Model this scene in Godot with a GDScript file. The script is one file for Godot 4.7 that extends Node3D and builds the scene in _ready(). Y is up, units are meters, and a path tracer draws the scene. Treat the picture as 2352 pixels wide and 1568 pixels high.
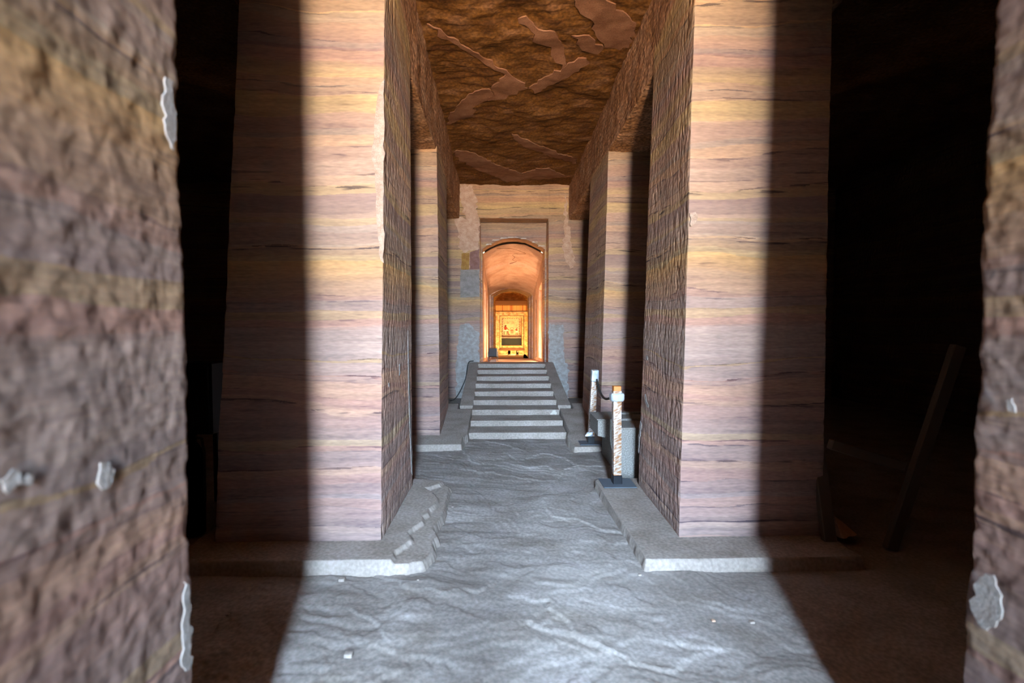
extends Node3D
# A rock-cut tomb: pillared entrance hall, a stair, a vaulted corridor with niches, and a painted shrine at the far end.
# Metres; x to the right, y up, depth d runs along -z. The camera stands at the origin, 1.6 m above the hall floor.

const T := 5.5            # metres that one texture tile covers
const EYE := 1.6

var M := {}
var fine := FastNoiseLite.new()
var broad := FastNoiseLite.new()
var mid := FastNoiseLite.new()
var rng := RandomNumberGenerator.new()
var box_cache := {}


class Geo:
	var v := PackedVector3Array()
	var n := PackedVector3Array()
	var uv := PackedVector2Array()
	var idx := PackedInt32Array()


func P(x: float, y: float, d: float) -> Vector3:
	return Vector3(x, y, -d)


# ---------------------------------------------------------------- mesh helpers
func add_grid(g: Geo, nu: int, nv: int, pos: PackedVector3Array, uvs: PackedVector2Array, outward: Vector3) -> void:
	# a grid of (nu + 1) x (nv + 1) points with normals from its neighbours
	var base := g.v.size()
	var w := nu + 1
	var nor := PackedVector3Array()
	nor.resize(pos.size())
	for j in nv + 1:
		var j0 := maxi(j - 1, 0) * w
		var j1 := mini(j + 1, nv) * w
		for i in w:
			var a := pos[j * w + mini(i + 1, nu)] - pos[j * w + maxi(i - 1, 0)]
			var b := pos[j1 + i] - pos[j0 + i]
			nor[j * w + i] = a.cross(b).normalized()
	var du := pos[nu] - pos[0]
	var dv := pos[nv * w] - pos[0]
	var ccw := du.cross(dv).dot(outward) > 0.0
	if not ccw:
		for i in nor.size():
			nor[i] = -nor[i]
	var ix := PackedInt32Array()
	ix.resize(nu * nv * 6)
	var k := 0
	for j in nv:
		for i in nu:
			var a := base + j * w + i
			if ccw:
				ix[k] = a; ix[k + 1] = a + w; ix[k + 2] = a + 1
				ix[k + 3] = a + 1; ix[k + 4] = a + w; ix[k + 5] = a + w + 1
			else:
				ix[k] = a; ix[k + 1] = a + 1; ix[k + 2] = a + w
				ix[k + 3] = a + 1; ix[k + 4] = a + w + 1; ix[k + 5] = a + w
			k += 6
	g.v.append_array(pos)
	g.n.append_array(nor)
	g.uv.append_array(uvs)
	g.idx.append_array(ix)


func rock_box(gs: Array, c: PackedVector3Array, cell: float, rad: float, amp: float, seed_off: Vector3, fine_faces := [], uoff := 0.0, dip := Vector2.ZERO) -> void:
	# gs[0] takes the faces across z (front, back), gs[1] those across x and y; c: corners, bit 0 = x, bit 1 = y, bit 2 = depth
	# a worn block: edges rounded by a radius that varies, faces uneven by amp
	var L := [0.0, 0.0, 0.0]
	for k in 3:
		var s := 0.0
		for a in 8:
			if not a & (1 << k):
				s += c[a].distance_to(c[a | (1 << k)])
		L[k] = s / 4.0
	var centre := Vector3.ZERO
	for p in c:
		centre += p / 8.0
	for k in 3:
		for side in 2:
			var name_f: int = k * 2 + side
			var ku := (k + 1) % 3
			var kv := (k + 2) % 3
			var cl := cell if (fine_faces.is_empty() or name_f in fine_faces) else maxf(cell * 6.0, 0.12)
			var nu: int = clampi(ceili(L[ku] / cl), 2, 700)
			var nv: int = clampi(ceili(L[kv] / cl), 2, 700)
			var pos := PackedVector3Array()
			var uvs := PackedVector2Array()
			pos.resize((nu + 1) * (nv + 1))
			uvs.resize((nu + 1) * (nv + 1))
			var mid_p := Vector3.ZERO
			for a in 8:
				if ((a >> k) & 1) == side:
					mid_p += c[a] / 4.0
			var t := [0.0, 0.0, 0.0]
			t[k] = float(side)
			var q := 0
			for j in nv + 1:
				t[kv] = float(j) / nv
				for i in nu + 1:
					t[ku] = float(i) / nu
					var w := tri(c, t[0], t[1], t[2])
					var s := w + seed_off
					var r := rad
					var e := minf(minf(t[ku], 1.0 - t[ku]) * L[ku], minf(t[kv], 1.0 - t[kv]) * L[kv])
					if e < rad * 4.0:
						r = rad * (0.55 + 1.9 * maxf(0.0, mid.get_noise_3dv(s * 2.2) + 0.12))
					var d := amp * (broad.get_noise_3dv(s) + 0.45 * mid.get_noise_3dv(s) + 0.22 * fine.get_noise_3dv(s))
					var pm := Vector3(t[0] * L[0], t[1] * L[1], t[2] * L[2])
					var rr := minf(r, 0.3 * minf(L[0], minf(L[1], L[2])))
					var qm := Vector3(clampf(pm.x, rr, L[0] - rr), clampf(pm.y, rr, L[1] - rr), clampf(pm.z, rr, L[2] - rr))
					pm = qm + (pm - qm).normalized() * (rr + d)
					w = tri(c, pm.x / L[0], pm.y / L[1], pm.z / L[2])
					pos[q] = w
					if k == 0:
						uvs[q] = Vector2((-w.z + uoff) / T, 1.0 - (w.y + dip.y * w.z + dip.x * w.x) / T)
					elif k == 2:
						uvs[q] = Vector2((w.x + uoff) / T, 1.0 - (w.y + dip.x * w.x + dip.y * w.z) / T)
					else:
						uvs[q] = Vector2((w.x + uoff) / T, w.z / T)
					q += 1
			add_grid(gs[0] if k == 2 else gs[1], nu, nv, pos, uvs, mid_p - centre)


func tri(c: PackedVector3Array, x: float, y: float, z: float) -> Vector3:
	return c[0].lerp(c[1], x).lerp(c[2].lerp(c[3], x), y).lerp(c[4].lerp(c[5], x).lerp(c[6].lerp(c[7], x), y), z)


func corners(x0: float, x1: float, y0: float, y1: float, d0: float, d1: float) -> PackedVector3Array:
	return PackedVector3Array([P(x0, y0, d0), P(x1, y0, d0), P(x0, y1, d0), P(x1, y1, d0), P(x0, y0, d1), P(x1, y0, d1), P(x0, y1, d1), P(x1, y1, d1)])


func commit(gs: Array, mats: Array, called: String, parent: Node = self) -> MeshInstance3D:
	var am := ArrayMesh.new()
	for i in gs.size():
		var g: Geo = gs[i]
		if g.v.is_empty():
			continue
		var a := []
		a.resize(Mesh.ARRAY_MAX)
		a[Mesh.ARRAY_VERTEX] = g.v
		a[Mesh.ARRAY_NORMAL] = g.n
		a[Mesh.ARRAY_TEX_UV] = g.uv
		a[Mesh.ARRAY_INDEX] = g.idx
		am.add_surface_from_arrays(Mesh.PRIMITIVE_TRIANGLES, a)
		am.surface_set_material(am.get_surface_count() - 1, mats[i])
	var o := MeshInstance3D.new()
	o.name = called
	o.mesh = am
	parent.add_child(o, true)
	return o


func node(called: String, parent: Node = self, at := Vector3.ZERO) -> Node3D:
	var o := Node3D.new()
	o.name = called
	o.position = at
	parent.add_child(o, true)
	return o


func tag(o: Node, label: String, category: String, group := "") -> Node:
	o.set_meta("label", label)
	o.set_meta("category", category)
	if group:
		o.set_meta("group", group)
	return o


func struct(o: Node, label := "") -> Node:
	o.set_meta("kind", "structure")
	if label:
		o.set_meta("label", label)
	return o


func place(m: Mesh, mat: Material, called: String, parent: Node, at := Vector3.ZERO, turn := Vector3.ZERO) -> MeshInstance3D:
	var o := MeshInstance3D.new()
	o.name = called
	o.mesh = m
	o.material_override = mat
	o.position = at
	o.rotation = turn
	parent.add_child(o, true)
	return o


func bevel_box(s: Vector3, b := 0.004) -> ArrayMesh:
	# a box with chamfered edges, centred
	var key := [s, b]
	if box_cache.has(key):
		return box_cache[key]
	var st := SurfaceTool.new()
	st.begin(Mesh.PRIMITIVE_TRIANGLES)
	st.set_smooth_group(-1)
	var h := s / 2.0
	var pts := {}
	for sx in [-1, 1]:
		for sy in [-1, 1]:
			for sz in [-1, 1]:
				for k in 3:
					var p := Vector3(sx * h.x, sy * h.y, sz * h.z)
					for m in 3:
						if m != k:
							p[m] -= signf(p[m]) * b
					pts[[sx, sy, sz, k]] = p
	var quad := func(a: Vector3, bb: Vector3, cc: Vector3, d: Vector3):
		var nn := (bb - a).cross(cc - a)
		var o := [a, bb, cc, d]
		if nn.dot(a + bb + cc + d) > 0:
			o = [d, cc, bb, a]
		for q in [0, 1, 2, 0, 2, 3]:
			st.add_vertex(o[q])
	for k in 3:
		var u := (k + 1) % 3
		var w := (k + 2) % 3
		for sd in [-1, 1]:
			var f := []
			for uv in [[-1, -1], [1, -1], [1, 1], [-1, 1]]:
				var sg := [0, 0, 0]
				sg[k] = sd
				sg[u] = uv[0]
				sg[w] = uv[1]
				f.append(pts[[sg[0], sg[1], sg[2], k]])
			quad.call(f[0], f[1], f[2], f[3])
		for su in [-1, 1]:
			for sw in [-1, 1]:
				var e := []
				for q in [[-1, u], [1, u], [1, w], [-1, w]]:
					var sg := [0, 0, 0]
					sg[k] = q[0]
					sg[u] = su
					sg[w] = sw
					e.append(pts[[sg[0], sg[1], sg[2], q[1]]])
				quad.call(e[0], e[1], e[2], e[3])
	for sx in [-1, 1]:
		for sy in [-1, 1]:
			for sz in [-1, 1]:
				var a: Vector3 = pts[[sx, sy, sz, 0]]
				var bb: Vector3 = pts[[sx, sy, sz, 1]]
				var cc: Vector3 = pts[[sx, sy, sz, 2]]
				var o := [a, bb, cc]
				if (bb - a).cross(cc - a).dot(a) > 0:
					o = [cc, bb, a]
				for q in o:
					st.add_vertex(q)
	st.generate_normals()
	var am := st.commit()
	box_cache[key] = am
	return am


func ragged(poly: PackedVector2Array, step: float, jit: float, sd: float) -> PackedVector2Array:
	var out := PackedVector2Array()
	for i in poly.size():
		var a := poly[i]
		var b := poly[(i + 1) % poly.size()]
		var n := maxi(1, roundi(a.distance_to(b) / step))
		var side := (b - a).normalized().orthogonal()
		for k in n:
			var p := a.lerp(b, float(k) / n)
			out.append(p + side * jit * (mid.get_noise_2d(p.x * 3.0 + sd, p.y * 3.0) + 0.6 * fine.get_noise_2d(p.x + sd, p.y)))
	return out


func slab_mesh(poly: PackedVector2Array, thick: float, bev: float) -> ArrayMesh:
	# outline in x, y; back at z = 0, front at z = thick with a sloping rim
	if Geometry2D.is_polygon_clockwise(poly):
		poly.reverse()
	var st := SurfaceTool.new()
	st.begin(Mesh.PRIMITIVE_TRIANGLES)
	st.set_smooth_group(-1)
	var n := poly.size()
	var inner := PackedVector2Array()
	for i in n:
		var t := (poly[(i + 1) % n] - poly[(i + n - 1) % n]).normalized()
		inner.append(poly[i] + Vector2(-t.y, t.x) * bev)
	var ix := Geometry2D.triangulate_polygon(inner)
	if ix.is_empty():
		inner = poly
		ix = Geometry2D.triangulate_polygon(inner)
	for k in range(0, ix.size(), 3):
		var a := inner[ix[k]]
		var b := inner[ix[k + 1]]
		var c := inner[ix[k + 2]]
		var o := [a, b, c]
		if (b - a).cross(c - a) > 0:
			o = [a, c, b]
		for p in o:
			st.set_uv(p)
			st.add_vertex(Vector3(p.x, p.y, thick))
	for i in n:
		var j := (i + 1) % n
		var a0 := Vector3(poly[i].x, poly[i].y, 0)
		var b0 := Vector3(poly[j].x, poly[j].y, 0)
		var a1 := Vector3(inner[i].x, inner[i].y, thick)
		var b1 := Vector3(inner[j].x, inner[j].y, thick)
		for p in [a0, a1, b1, a0, b1, b0]:
			st.set_uv(Vector2(p.x, p.y))
			st.add_vertex(p)
	st.generate_normals()
	return st.commit()


func tube(path: PackedVector3Array, r: float, sides := 8) -> ArrayMesh:
	var g := Geo.new()
	var n := path.size() - 1
	var pos := PackedVector3Array()
	var uvs := PackedVector2Array()
	var up := Vector3(0.13, 0.97, 0.21)
	for j in n + 1:
		var t := (path[mini(j + 1, n)] - path[maxi(j - 1, 0)]).normalized()
		var a := t.cross(up).normalized()
		if absf(t.dot(up)) > 0.97:
			a = t.cross(Vector3.RIGHT).normalized()
		var b := t.cross(a)
		for i in sides + 1:
			var th := TAU * i / sides
			pos.append(path[j] + (a * cos(th) + b * sin(th)) * r)
			uvs.append(Vector2(float(i) / sides, j * 0.1))
	add_grid(g, sides, n, pos, uvs, Vector3.ZERO)
	# orient outward: test one normal
	var o := g.n[0].dot(pos[0] - path[0])
	if o < 0:
		for i in g.n.size():
			g.n[i] = -g.n[i]
		for i in range(0, g.idx.size(), 3):
			var s := g.idx[i]
			g.idx[i] = g.idx[i + 1]
			g.idx[i + 1] = s
	var a2 := []
	a2.resize(Mesh.ARRAY_MAX)
	a2[Mesh.ARRAY_VERTEX] = g.v
	a2[Mesh.ARRAY_NORMAL] = g.n
	a2[Mesh.ARRAY_TEX_UV] = g.uv
	a2[Mesh.ARRAY_INDEX] = g.idx
	var am := ArrayMesh.new()
	am.add_surface_from_arrays(Mesh.PRIMITIVE_TRIANGLES, a2)
	return am


func lathe(profile: Array, sides := 28) -> ArrayMesh:
	# profile of [radius, height] from bottom to top
	var g := Geo.new()
	var pos := PackedVector3Array()
	var uvs := PackedVector2Array()
	for p in profile:
		for i in sides + 1:
			var th := TAU * i / sides
			pos.append(Vector3(cos(th) * p[0], p[1], sin(th) * p[0]))
			uvs.append(Vector2(float(i) / sides, p[1]))
	var st := SurfaceTool.new()
	st.begin(Mesh.PRIMITIVE_TRIANGLES)
	st.set_smooth_group(0)
	for j in profile.size() - 1:
		for i in sides:
			var a := j * (sides + 1) + i
			for q in [a, a + sides + 1, a + 1, a + 1, a + sides + 1, a + sides + 2]:
				st.set_uv(uvs[q])
				st.add_vertex(pos[q])
	st.generate_normals(true)
	return st.commit()


# ---------------------------------------------------------------- textures
func noise_bytes(kind: int, freq: float, oct: int, w: int, h: int, sd: int, full_w: int, full_h: int) -> PackedByteArray:
	var f := FastNoiseLite.new()
	f.noise_type = kind as FastNoiseLite.NoiseType
	f.frequency = freq
	f.seed = sd
	if oct > 1:
		f.fractal_type = FastNoiseLite.FRACTAL_FBM
		f.fractal_octaves = oct
	else:
		f.fractal_type = FastNoiseLite.FRACTAL_NONE
	if kind == FastNoiseLite.TYPE_CELLULAR:
		f.cellular_return_type = FastNoiseLite.RETURN_DISTANCE
	var im := f.get_seamless_image(w, h, false, false, 0.12, true)
	im.convert(Image.FORMAT_L8)
	if w != full_w or h != full_h:
		im.resize(full_w, full_h, Image.INTERPOLATE_CUBIC)
	return im.get_data()


func in_chunks(rows: int, work: Callable) -> PackedByteArray:
	# rows of a picture, worked out by several threads: work(first row, row after the last) gives their bytes
	var parts := []
	var n := 8
	parts.resize(n)
	var id := WorkerThreadPool.add_group_task(func(k: int): parts[k] = work.call(rows * k / n, rows * (k + 1) / n), n, -1, true)
	WorkerThreadPool.wait_for_group_task_completion(id)
	var out := PackedByteArray()
	for p in parts:
		out.append_array(p)
	return out


func tex(im: Image) -> ImageTexture:
	return ImageTexture.create_from_image(im)


func strata_picture(S: int, sd: int) -> Image:
	# banded sandstone: the colour of each bed by its height, beds warped and broken into streaks
	var anchors := [
		[0.0, Color(0.63, 0.55, 0.52)], [0.25, Color(0.66, 0.55, 0.52)], [0.5, Color(0.66, 0.54, 0.51)], [0.8, Color(0.67, 0.57, 0.53)], [1.1, Color(0.66, 0.53, 0.49)],
		[1.4, Color(0.68, 0.57, 0.52)], [1.7, Color(0.66, 0.54, 0.49)], [1.9, Color(0.66, 0.53, 0.44)], [2.05, Color(0.72, 0.58, 0.40)], [2.2, Color(0.67, 0.56, 0.48)],
		[2.5, Color(0.67, 0.55, 0.49)], [2.8, Color(0.68, 0.55, 0.46)], [3.0, Color(0.69, 0.56, 0.47)], [3.25, Color(0.71, 0.57, 0.44)], [3.4, Color(0.60, 0.47, 0.44)],
		[3.7, Color(0.70, 0.56, 0.42)], [4.0, Color(0.74, 0.61, 0.41)], [4.25, Color(0.69, 0.54, 0.42)], [4.6, Color(0.72, 0.56, 0.41)], [5.5, Color(0.66, 0.52, 0.40)]]
	var r := RandomNumberGenerator.new()
	r.seed = sd
	var lut := PackedInt32Array()
	var dark := PackedInt32Array()
	lut.resize(S * 3)
	dark.resize(S)
	var tints := [Color(1.14, 1.06, 0.94), Color(1.1, 1.08, 0.86), Color(1.0, 0.93, 0.93), Color(0.9, 0.86, 0.88), Color(1.04, 1.0, 0.98), Color(0.95, 0.98, 1.02), Color(1.08, 0.94, 0.9), Color(0.86, 0.82, 0.85), Color(1.18, 1.1, 0.98)]
	var y := 0
	while y < S:
		var thick := int(maxf(3.0, (pow(r.randf(), 2.2) * 0.13 + 0.008) / T * S))
		var tint: Color = tints[r.randi() % tints.size()]
		var k := r.randf_range(0.55, 1.0)
		if r.randf() < 0.4:
			var at := y
			var wd := r.randi_range(2, 6)
			var st := r.randi_range(50, 190)
			for q in wd:
				if at + q < S:
					dark[at + q] = st
		for q in thick:
			if y >= S:
				break
			var hh := T * (1.0 - float(y) / S)
			var a := 0
			while a < anchors.size() - 2 and anchors[a + 1][0] < hh:
				a += 1
			var c0: Color = anchors[a][1]
			var c: Color = c0.lerp(anchors[a + 1][1], clampf((hh - anchors[a][0]) / (anchors[a + 1][0] - anchors[a][0]), 0, 1))
			var gl := (c.r + c.g + c.b) / 3.0
			c = Color(lerpf(c.r, gl, 0.22), lerpf(c.g, gl, 0.24), lerpf(c.b, gl, 0.22) * 0.985) * 0.90
			lut[y * 3] = int(255 * c.r * lerpf(1.0, tint.r, k * 0.62))
			lut[y * 3 + 1] = int(255 * c.g * lerpf(1.0, tint.g, k * 0.62))
			lut[y * 3 + 2] = int(255 * c.b * lerpf(1.0, tint.b, k * 0.62))
			y += 1
	var n1 := noise_bytes(FastNoiseLite.TYPE_SIMPLEX_SMOOTH, 0.022, 3, 96, 256, sd + 1, S, S)
	var n2 := noise_bytes(FastNoiseLite.TYPE_SIMPLEX_SMOOTH, 0.05, 4, S / 20, S, sd + 2, S, S)
	var n3 := noise_bytes(FastNoiseLite.TYPE_SIMPLEX_SMOOTH, 0.16, 3, S / 5, S, sd + 3, S, S)
	var n4 := noise_bytes(FastNoiseLite.TYPE_SIMPLEX_SMOOTH, 0.07, 3, S / 14, S, sd + 4, S, S)
	var n5 := noise_bytes(FastNoiseLite.TYPE_SIMPLEX_SMOOTH, 0.012, 3, S / 4, S / 4, sd + 5, S, S)
	var work := func(y0: int, y1: int) -> PackedByteArray:
		var out := PackedByteArray()
		out.resize((y1 - y0) * S * 3)
		var o := 0
		for yy in range(y0, y1):
			var p := yy * S
			for x in S:
				var b2 := n2[p] - 128
				var b4 := n4[p]
				var row := clampi(yy + ((n1[p] - 128) * 26 + b2 * 4 + (b4 - 128) * 3) / 128, 0, S - 1)
				var k := 256 + (b2 * 27 + (n3[p] - 128) * 24 + (n5[p] - 128) * 22) / 128
				var dk := dark[row]
				if dk > 0:
					k -= dk * clampi((b4 - 122) * 4, 0, 150) / 256
				elif b4 > 190:
					k -= clampi(b4 - 190, 0, 44)
				k = clampi(k, 70, 330)
				var t := row * 3
				out[o] = mini(255, lut[t] * k >> 8)
				out[o + 1] = mini(255, lut[t + 1] * k >> 8)
				out[o + 2] = mini(255, lut[t + 2] * (k + (256 - k) / 6) >> 8)
				o += 3
				p += 1
		return out
	return Image.create_from_data(S, S, false, Image.FORMAT_RGB8, in_chunks(S, work))


func relief_picture(S: int, sd: int, w_fine: float, w_streak: float, w_pit: float, vertical: bool, pit_freq := 0.045) -> Image:
	# heights for tooled stone: grain, streaks along or across the beds, and scattered pick marks
	var n1 := noise_bytes(FastNoiseLite.TYPE_SIMPLEX_SMOOTH, 0.07, 4, S, S, sd + 1, S, S)
	var n2 := noise_bytes(FastNoiseLite.TYPE_SIMPLEX_SMOOTH, 0.07, 3, S if vertical else S / 8, S / 4 if vertical else S, sd + 2, S, S)
	var n3 := noise_bytes(FastNoiseLite.TYPE_CELLULAR, pit_freq, 1, S, S / 2 if vertical else S, sd + 3, S, S)
	var n4 := noise_bytes(FastNoiseLite.TYPE_SIMPLEX_SMOOTH, 0.01, 2, S / 2, S / 2, sd + 4, S, S)
	var work := func(y0: int, y1: int) -> PackedByteArray:
		var out := PackedFloat32Array()
		out.resize((y1 - y0) * S)
		var o := 0
		for p in range(y0 * S, y1 * S):
			var pit := 1.0 - n3[p] / 255.0
			pit = maxf(0.0, pit * 2.2 - 1.35) * clampf((n4[p] - 70) / 90.0, 0.12, 1.0)
			out[o] = 0.5 + w_fine * (n1[p] - 128) / 255.0 + w_streak * (n2[p] - 128) / 255.0 - w_pit * pit
			o += 1
		return out.to_byte_array()
	return Image.create_from_data(S, S, false, Image.FORMAT_RF, in_chunks(S, work))


func mottled_picture(S: int, sd: int, a: Color, b: Color, c: Color, freq: float, grain: float) -> Image:
	var n1 := noise_bytes(FastNoiseLite.TYPE_SIMPLEX_SMOOTH, freq, 4, S / 2, S / 2, sd + 1, S, S)
	var n2 := noise_bytes(FastNoiseLite.TYPE_SIMPLEX_SMOOTH, 0.11, 4, S, S, sd + 2, S, S)
	var n3 := noise_bytes(FastNoiseLite.TYPE_SIMPLEX_SMOOTH, freq * 2.3, 4, S / 4, S / 2, sd + 3, S, S)
	var lut := PackedInt32Array()
	for i in 256:
		var t := i / 255.0
		var q := a.lerp(b, clampf((t - 0.25) * 4.0, 0, 1)) if t < 0.5 else b.lerp(c, clampf((t - 0.5) * 4.0, 0, 1))
		lut.append_array([int(q.r * 255), int(q.g * 255), int(q.b * 255)])
	var gr := int(grain * 256)
	var work := func(y0: int, y1: int) -> PackedByteArray:
		var out := PackedByteArray()
		out.resize((y1 - y0) * S * 3)
		var o := 0
		for p in range(y0 * S, y1 * S):
			var t := clampi((n1[p] * 3 + n3[p] * 2) / 5, 0, 255) * 3
			var k := 256 + (n2[p] - 128) * gr / 128
			out[o] = mini(255, lut[t] * k >> 8)
			out[o + 1] = mini(255, lut[t + 1] * k >> 8)
			out[o + 2] = mini(255, lut[t + 2] * k >> 8)
			o += 3
		return out
	return Image.create_from_data(S, S, false, Image.FORMAT_RGB8, in_chunks(S, work))


func stone(albedo: Texture2D, relief: Texture2D, cm: float, tint := Color.WHITE, rough := 0.95) -> StandardMaterial3D:
	var m := StandardMaterial3D.new()
	m.albedo_texture = albedo
	m.albedo_color = tint
	m.roughness = rough
	m.metallic_specular = 0.25
	if relief:
		m.heightmap_enabled = true
		m.heightmap_texture = relief
		m.heightmap_scale = cm
	return m


func world_mapped(m: StandardMaterial3D, tile: float) -> StandardMaterial3D:
	m.uv1_triplanar = true
	m.uv1_world_triplanar = true
	m.uv1_scale = Vector3.ONE / tile
	return m


func plain(c: Color, rough := 0.8, metal := 0.0) -> StandardMaterial3D:
	var m := StandardMaterial3D.new()
	m.albedo_color = c
	m.roughness = rough
	m.metallic = metal
	return m


func make_materials() -> void:
	var strata := tex(strata_picture(2048, 11))
	var dressed := tex(relief_picture(1536, 21, 0.5, 0.35, 0.5, false))
	var pitted := tex(relief_picture(1536, 31, 0.7, 0.55, 1.3, true, 0.05))
	M.shade_rock = stone(strata, pitted, 0.8, Color(0.55, 0.53, 0.52))   # strata tinted down: shade put into the colour of aisles and entrance wall
	var lumpy := tex(relief_picture(1024, 36, 0.8, 0.35, 0.55, false, 0.055))
	var hewn := tex(relief_picture(1024, 41, 1.0, 0.9, 0.5, false, 0.03))
	var dust_relief := tex(relief_picture(1024, 51, 0.7, 0.3, 0.15, false, 0.05))
	M.front = stone(strata, dressed, 0.28)
	M.side = stone(strata, pitted, 0.8, Color(1.12, 1.13, 1.12))  # same strata tinted up, brightening faces the door light only grazes
	M.near = stone(strata, lumpy, 0.6, Color(0.82, 0.82, 0.82))  # strata toned down, the shade on the nearest pair put into its colour
	var brown := tex(mottled_picture(1024, 61, Color(0.42, 0.27, 0.15), Color(0.50, 0.33, 0.15), Color(0.57, 0.40, 0.27), 0.02, 0.3))
	M.ceiling = stone(brown, hewn, 0.45, Color(0.76, 0.77, 0.78))
	M.beam = stone(tex(mottled_picture(1024, 71, Color(0.52, 0.37, 0.24), Color(0.60, 0.44, 0.32), Color(0.63, 0.49, 0.38), 0.02, 0.4)), hewn, 0.8)
	M.floor = stone(tex(mottled_picture(1536, 81, Color(0.48, 0.455, 0.43), Color(0.53, 0.51, 0.49), Color(0.565, 0.545, 0.53), 0.014, 0.16)), dust_relief, 0.35)
	M.slab = world_mapped(stone(M.floor.albedo_texture, dust_relief, 0.3, Color(1.04, 1.02, 1.0)), T)
	var soft := tex(relief_picture(512, 91, 0.6, 0.3, 0.2, false, 0.06))
	M.plaster = world_mapped(stone(tex(mottled_picture(512, 92, Color(0.62, 0.50, 0.42), Color(0.66, 0.55, 0.47), Color(0.70, 0.60, 0.52), 0.03, 0.12)), soft, 0.15), 1.2)
	M.plaster_brown = world_mapped(stone(M.plaster.albedo_texture, soft, 0.15, Color(0.70, 0.60, 0.54)), 1.2)
	M.plaster_grey = world_mapped(stone(tex(mottled_picture(512, 95, Color(0.46, 0.44, 0.42), Color(0.50, 0.48, 0.46), Color(0.54, 0.52, 0.50), 0.03, 0.1)), soft, 0.15), 1.2)
	M.whitewash = world_mapped(stone(tex(mottled_picture(512, 97, Color(0.52, 0.50, 0.48), Color(0.56, 0.55, 0.54), Color(0.61, 0.61, 0.60), 0.03, 0.08)), soft, 0.15), 1.0)
	M.white = plain(Color(0.70, 0.68, 0.64), 0.9)
	M.vault = world_mapped(stone(tex(mottled_picture(512, 99, Color(0.60, 0.48, 0.39), Color(0.66, 0.54, 0.45), Color(0.70, 0.59, 0.50), 0.02, 0.16)), soft, 0.3), 2.0)
	M.cream = world_mapped(stone(M.plaster.albedo_texture, soft, 0.2, Color(0.90, 0.95, 0.98)), 0.6)
	M.scar = world_mapped(stone(M.whitewash.albedo_texture, soft, 0.3, Color(0.95, 0.95, 0.95)), 0.5)
	M.wood = plain(Color(0.72, 0.46, 0.22), 0.6)
	M.black = plain(Color(0.035, 0.035, 0.04), 0.45)
	M.plate = plain(Color(0.30, 0.34, 0.38), 0.5)
	M.socket = plain(Color(0.03, 0.06, 0.09), 0.35)
	M.rope = plain(Color(0.20, 0.20, 0.19), 0.8)
	M.granite = world_mapped(stone(tex(mottled_picture(512, 101, Color(0.44, 0.43, 0.42), Color(0.49, 0.49, 0.47), Color(0.54, 0.54, 0.52), 0.16, 0.22)), soft, 0.08, Color.WHITE, 0.7), 0.8)
	M.red = plain(Color(0.55, 0.04, 0.03), 0.35)
	M.timber = plain(Color(0.30, 0.25, 0.20), 0.85)

	M.plaster_ochre = world_mapped(stone(M.plaster.albedo_texture, soft, 0.15, Color(0.82, 0.76, 0.50)), 1.2)
	M.plaster_mauve = world_mapped(stone(M.plaster.albedo_texture, soft, 0.15, Color(0.72, 0.66, 0.72)), 1.2)
	M.amber = world_mapped(stone(tex(mottled_picture(512, 103, Color(0.50, 0.35, 0.19), Color(0.62, 0.45, 0.26), Color(0.72, 0.55, 0.35), 0.03, 0.3)), soft, 0.8), 2.0)
	M.shrine = world_mapped(stone(tex(mottled_picture(512, 105, Color(0.62, 0.46, 0.28), Color(0.80, 0.66, 0.46), Color(0.86, 0.74, 0.56), 0.03, 0.2)), soft, 0.2), 1.6)
	M.shrine_light = world_mapped(stone(M.shrine.albedo_texture, null, 0.0, Color(1.12, 1.1, 1.05)), 1.3)
	M.shrine_brown = plain(Color(0.42, 0.27, 0.17), 0.9)
	M.green = plain(Color(0.10, 0.12, 0.07), 0.7)
	M.dark_glass = plain(Color(0.05, 0.055, 0.06), 0.6)
	M.panel = by_object(stone(tex(panel_picture()), null, 0.0), Vector3(1.0 / 0.90, 1.0 / 0.92, 1.0), Vector3(0.5, 0.5, 0.5))
	M.stripes = by_object(stone(tex(stripes_picture()), null, 0.0), Vector3(1.0 / 1.62, 1.0 / 0.30, 1.0), Vector3(0.5, 0.5, 0.5))
	M.film = stone(tex(film_picture()), null, 0.0, Color.WHITE, 0.28)
	M.film.metallic_specular = 0.6
	M.film_pale = plain(Color(0.60, 0.65, 0.68), 0.3)
	M.glow = plain(Color(0.9, 0.8, 0.6), 0.4)
	M.glow.emission_enabled = true
	M.glow.emission = Color(1.0, 0.7, 0.4)
	M.glow.emission_energy_multiplier = 2.0


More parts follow.
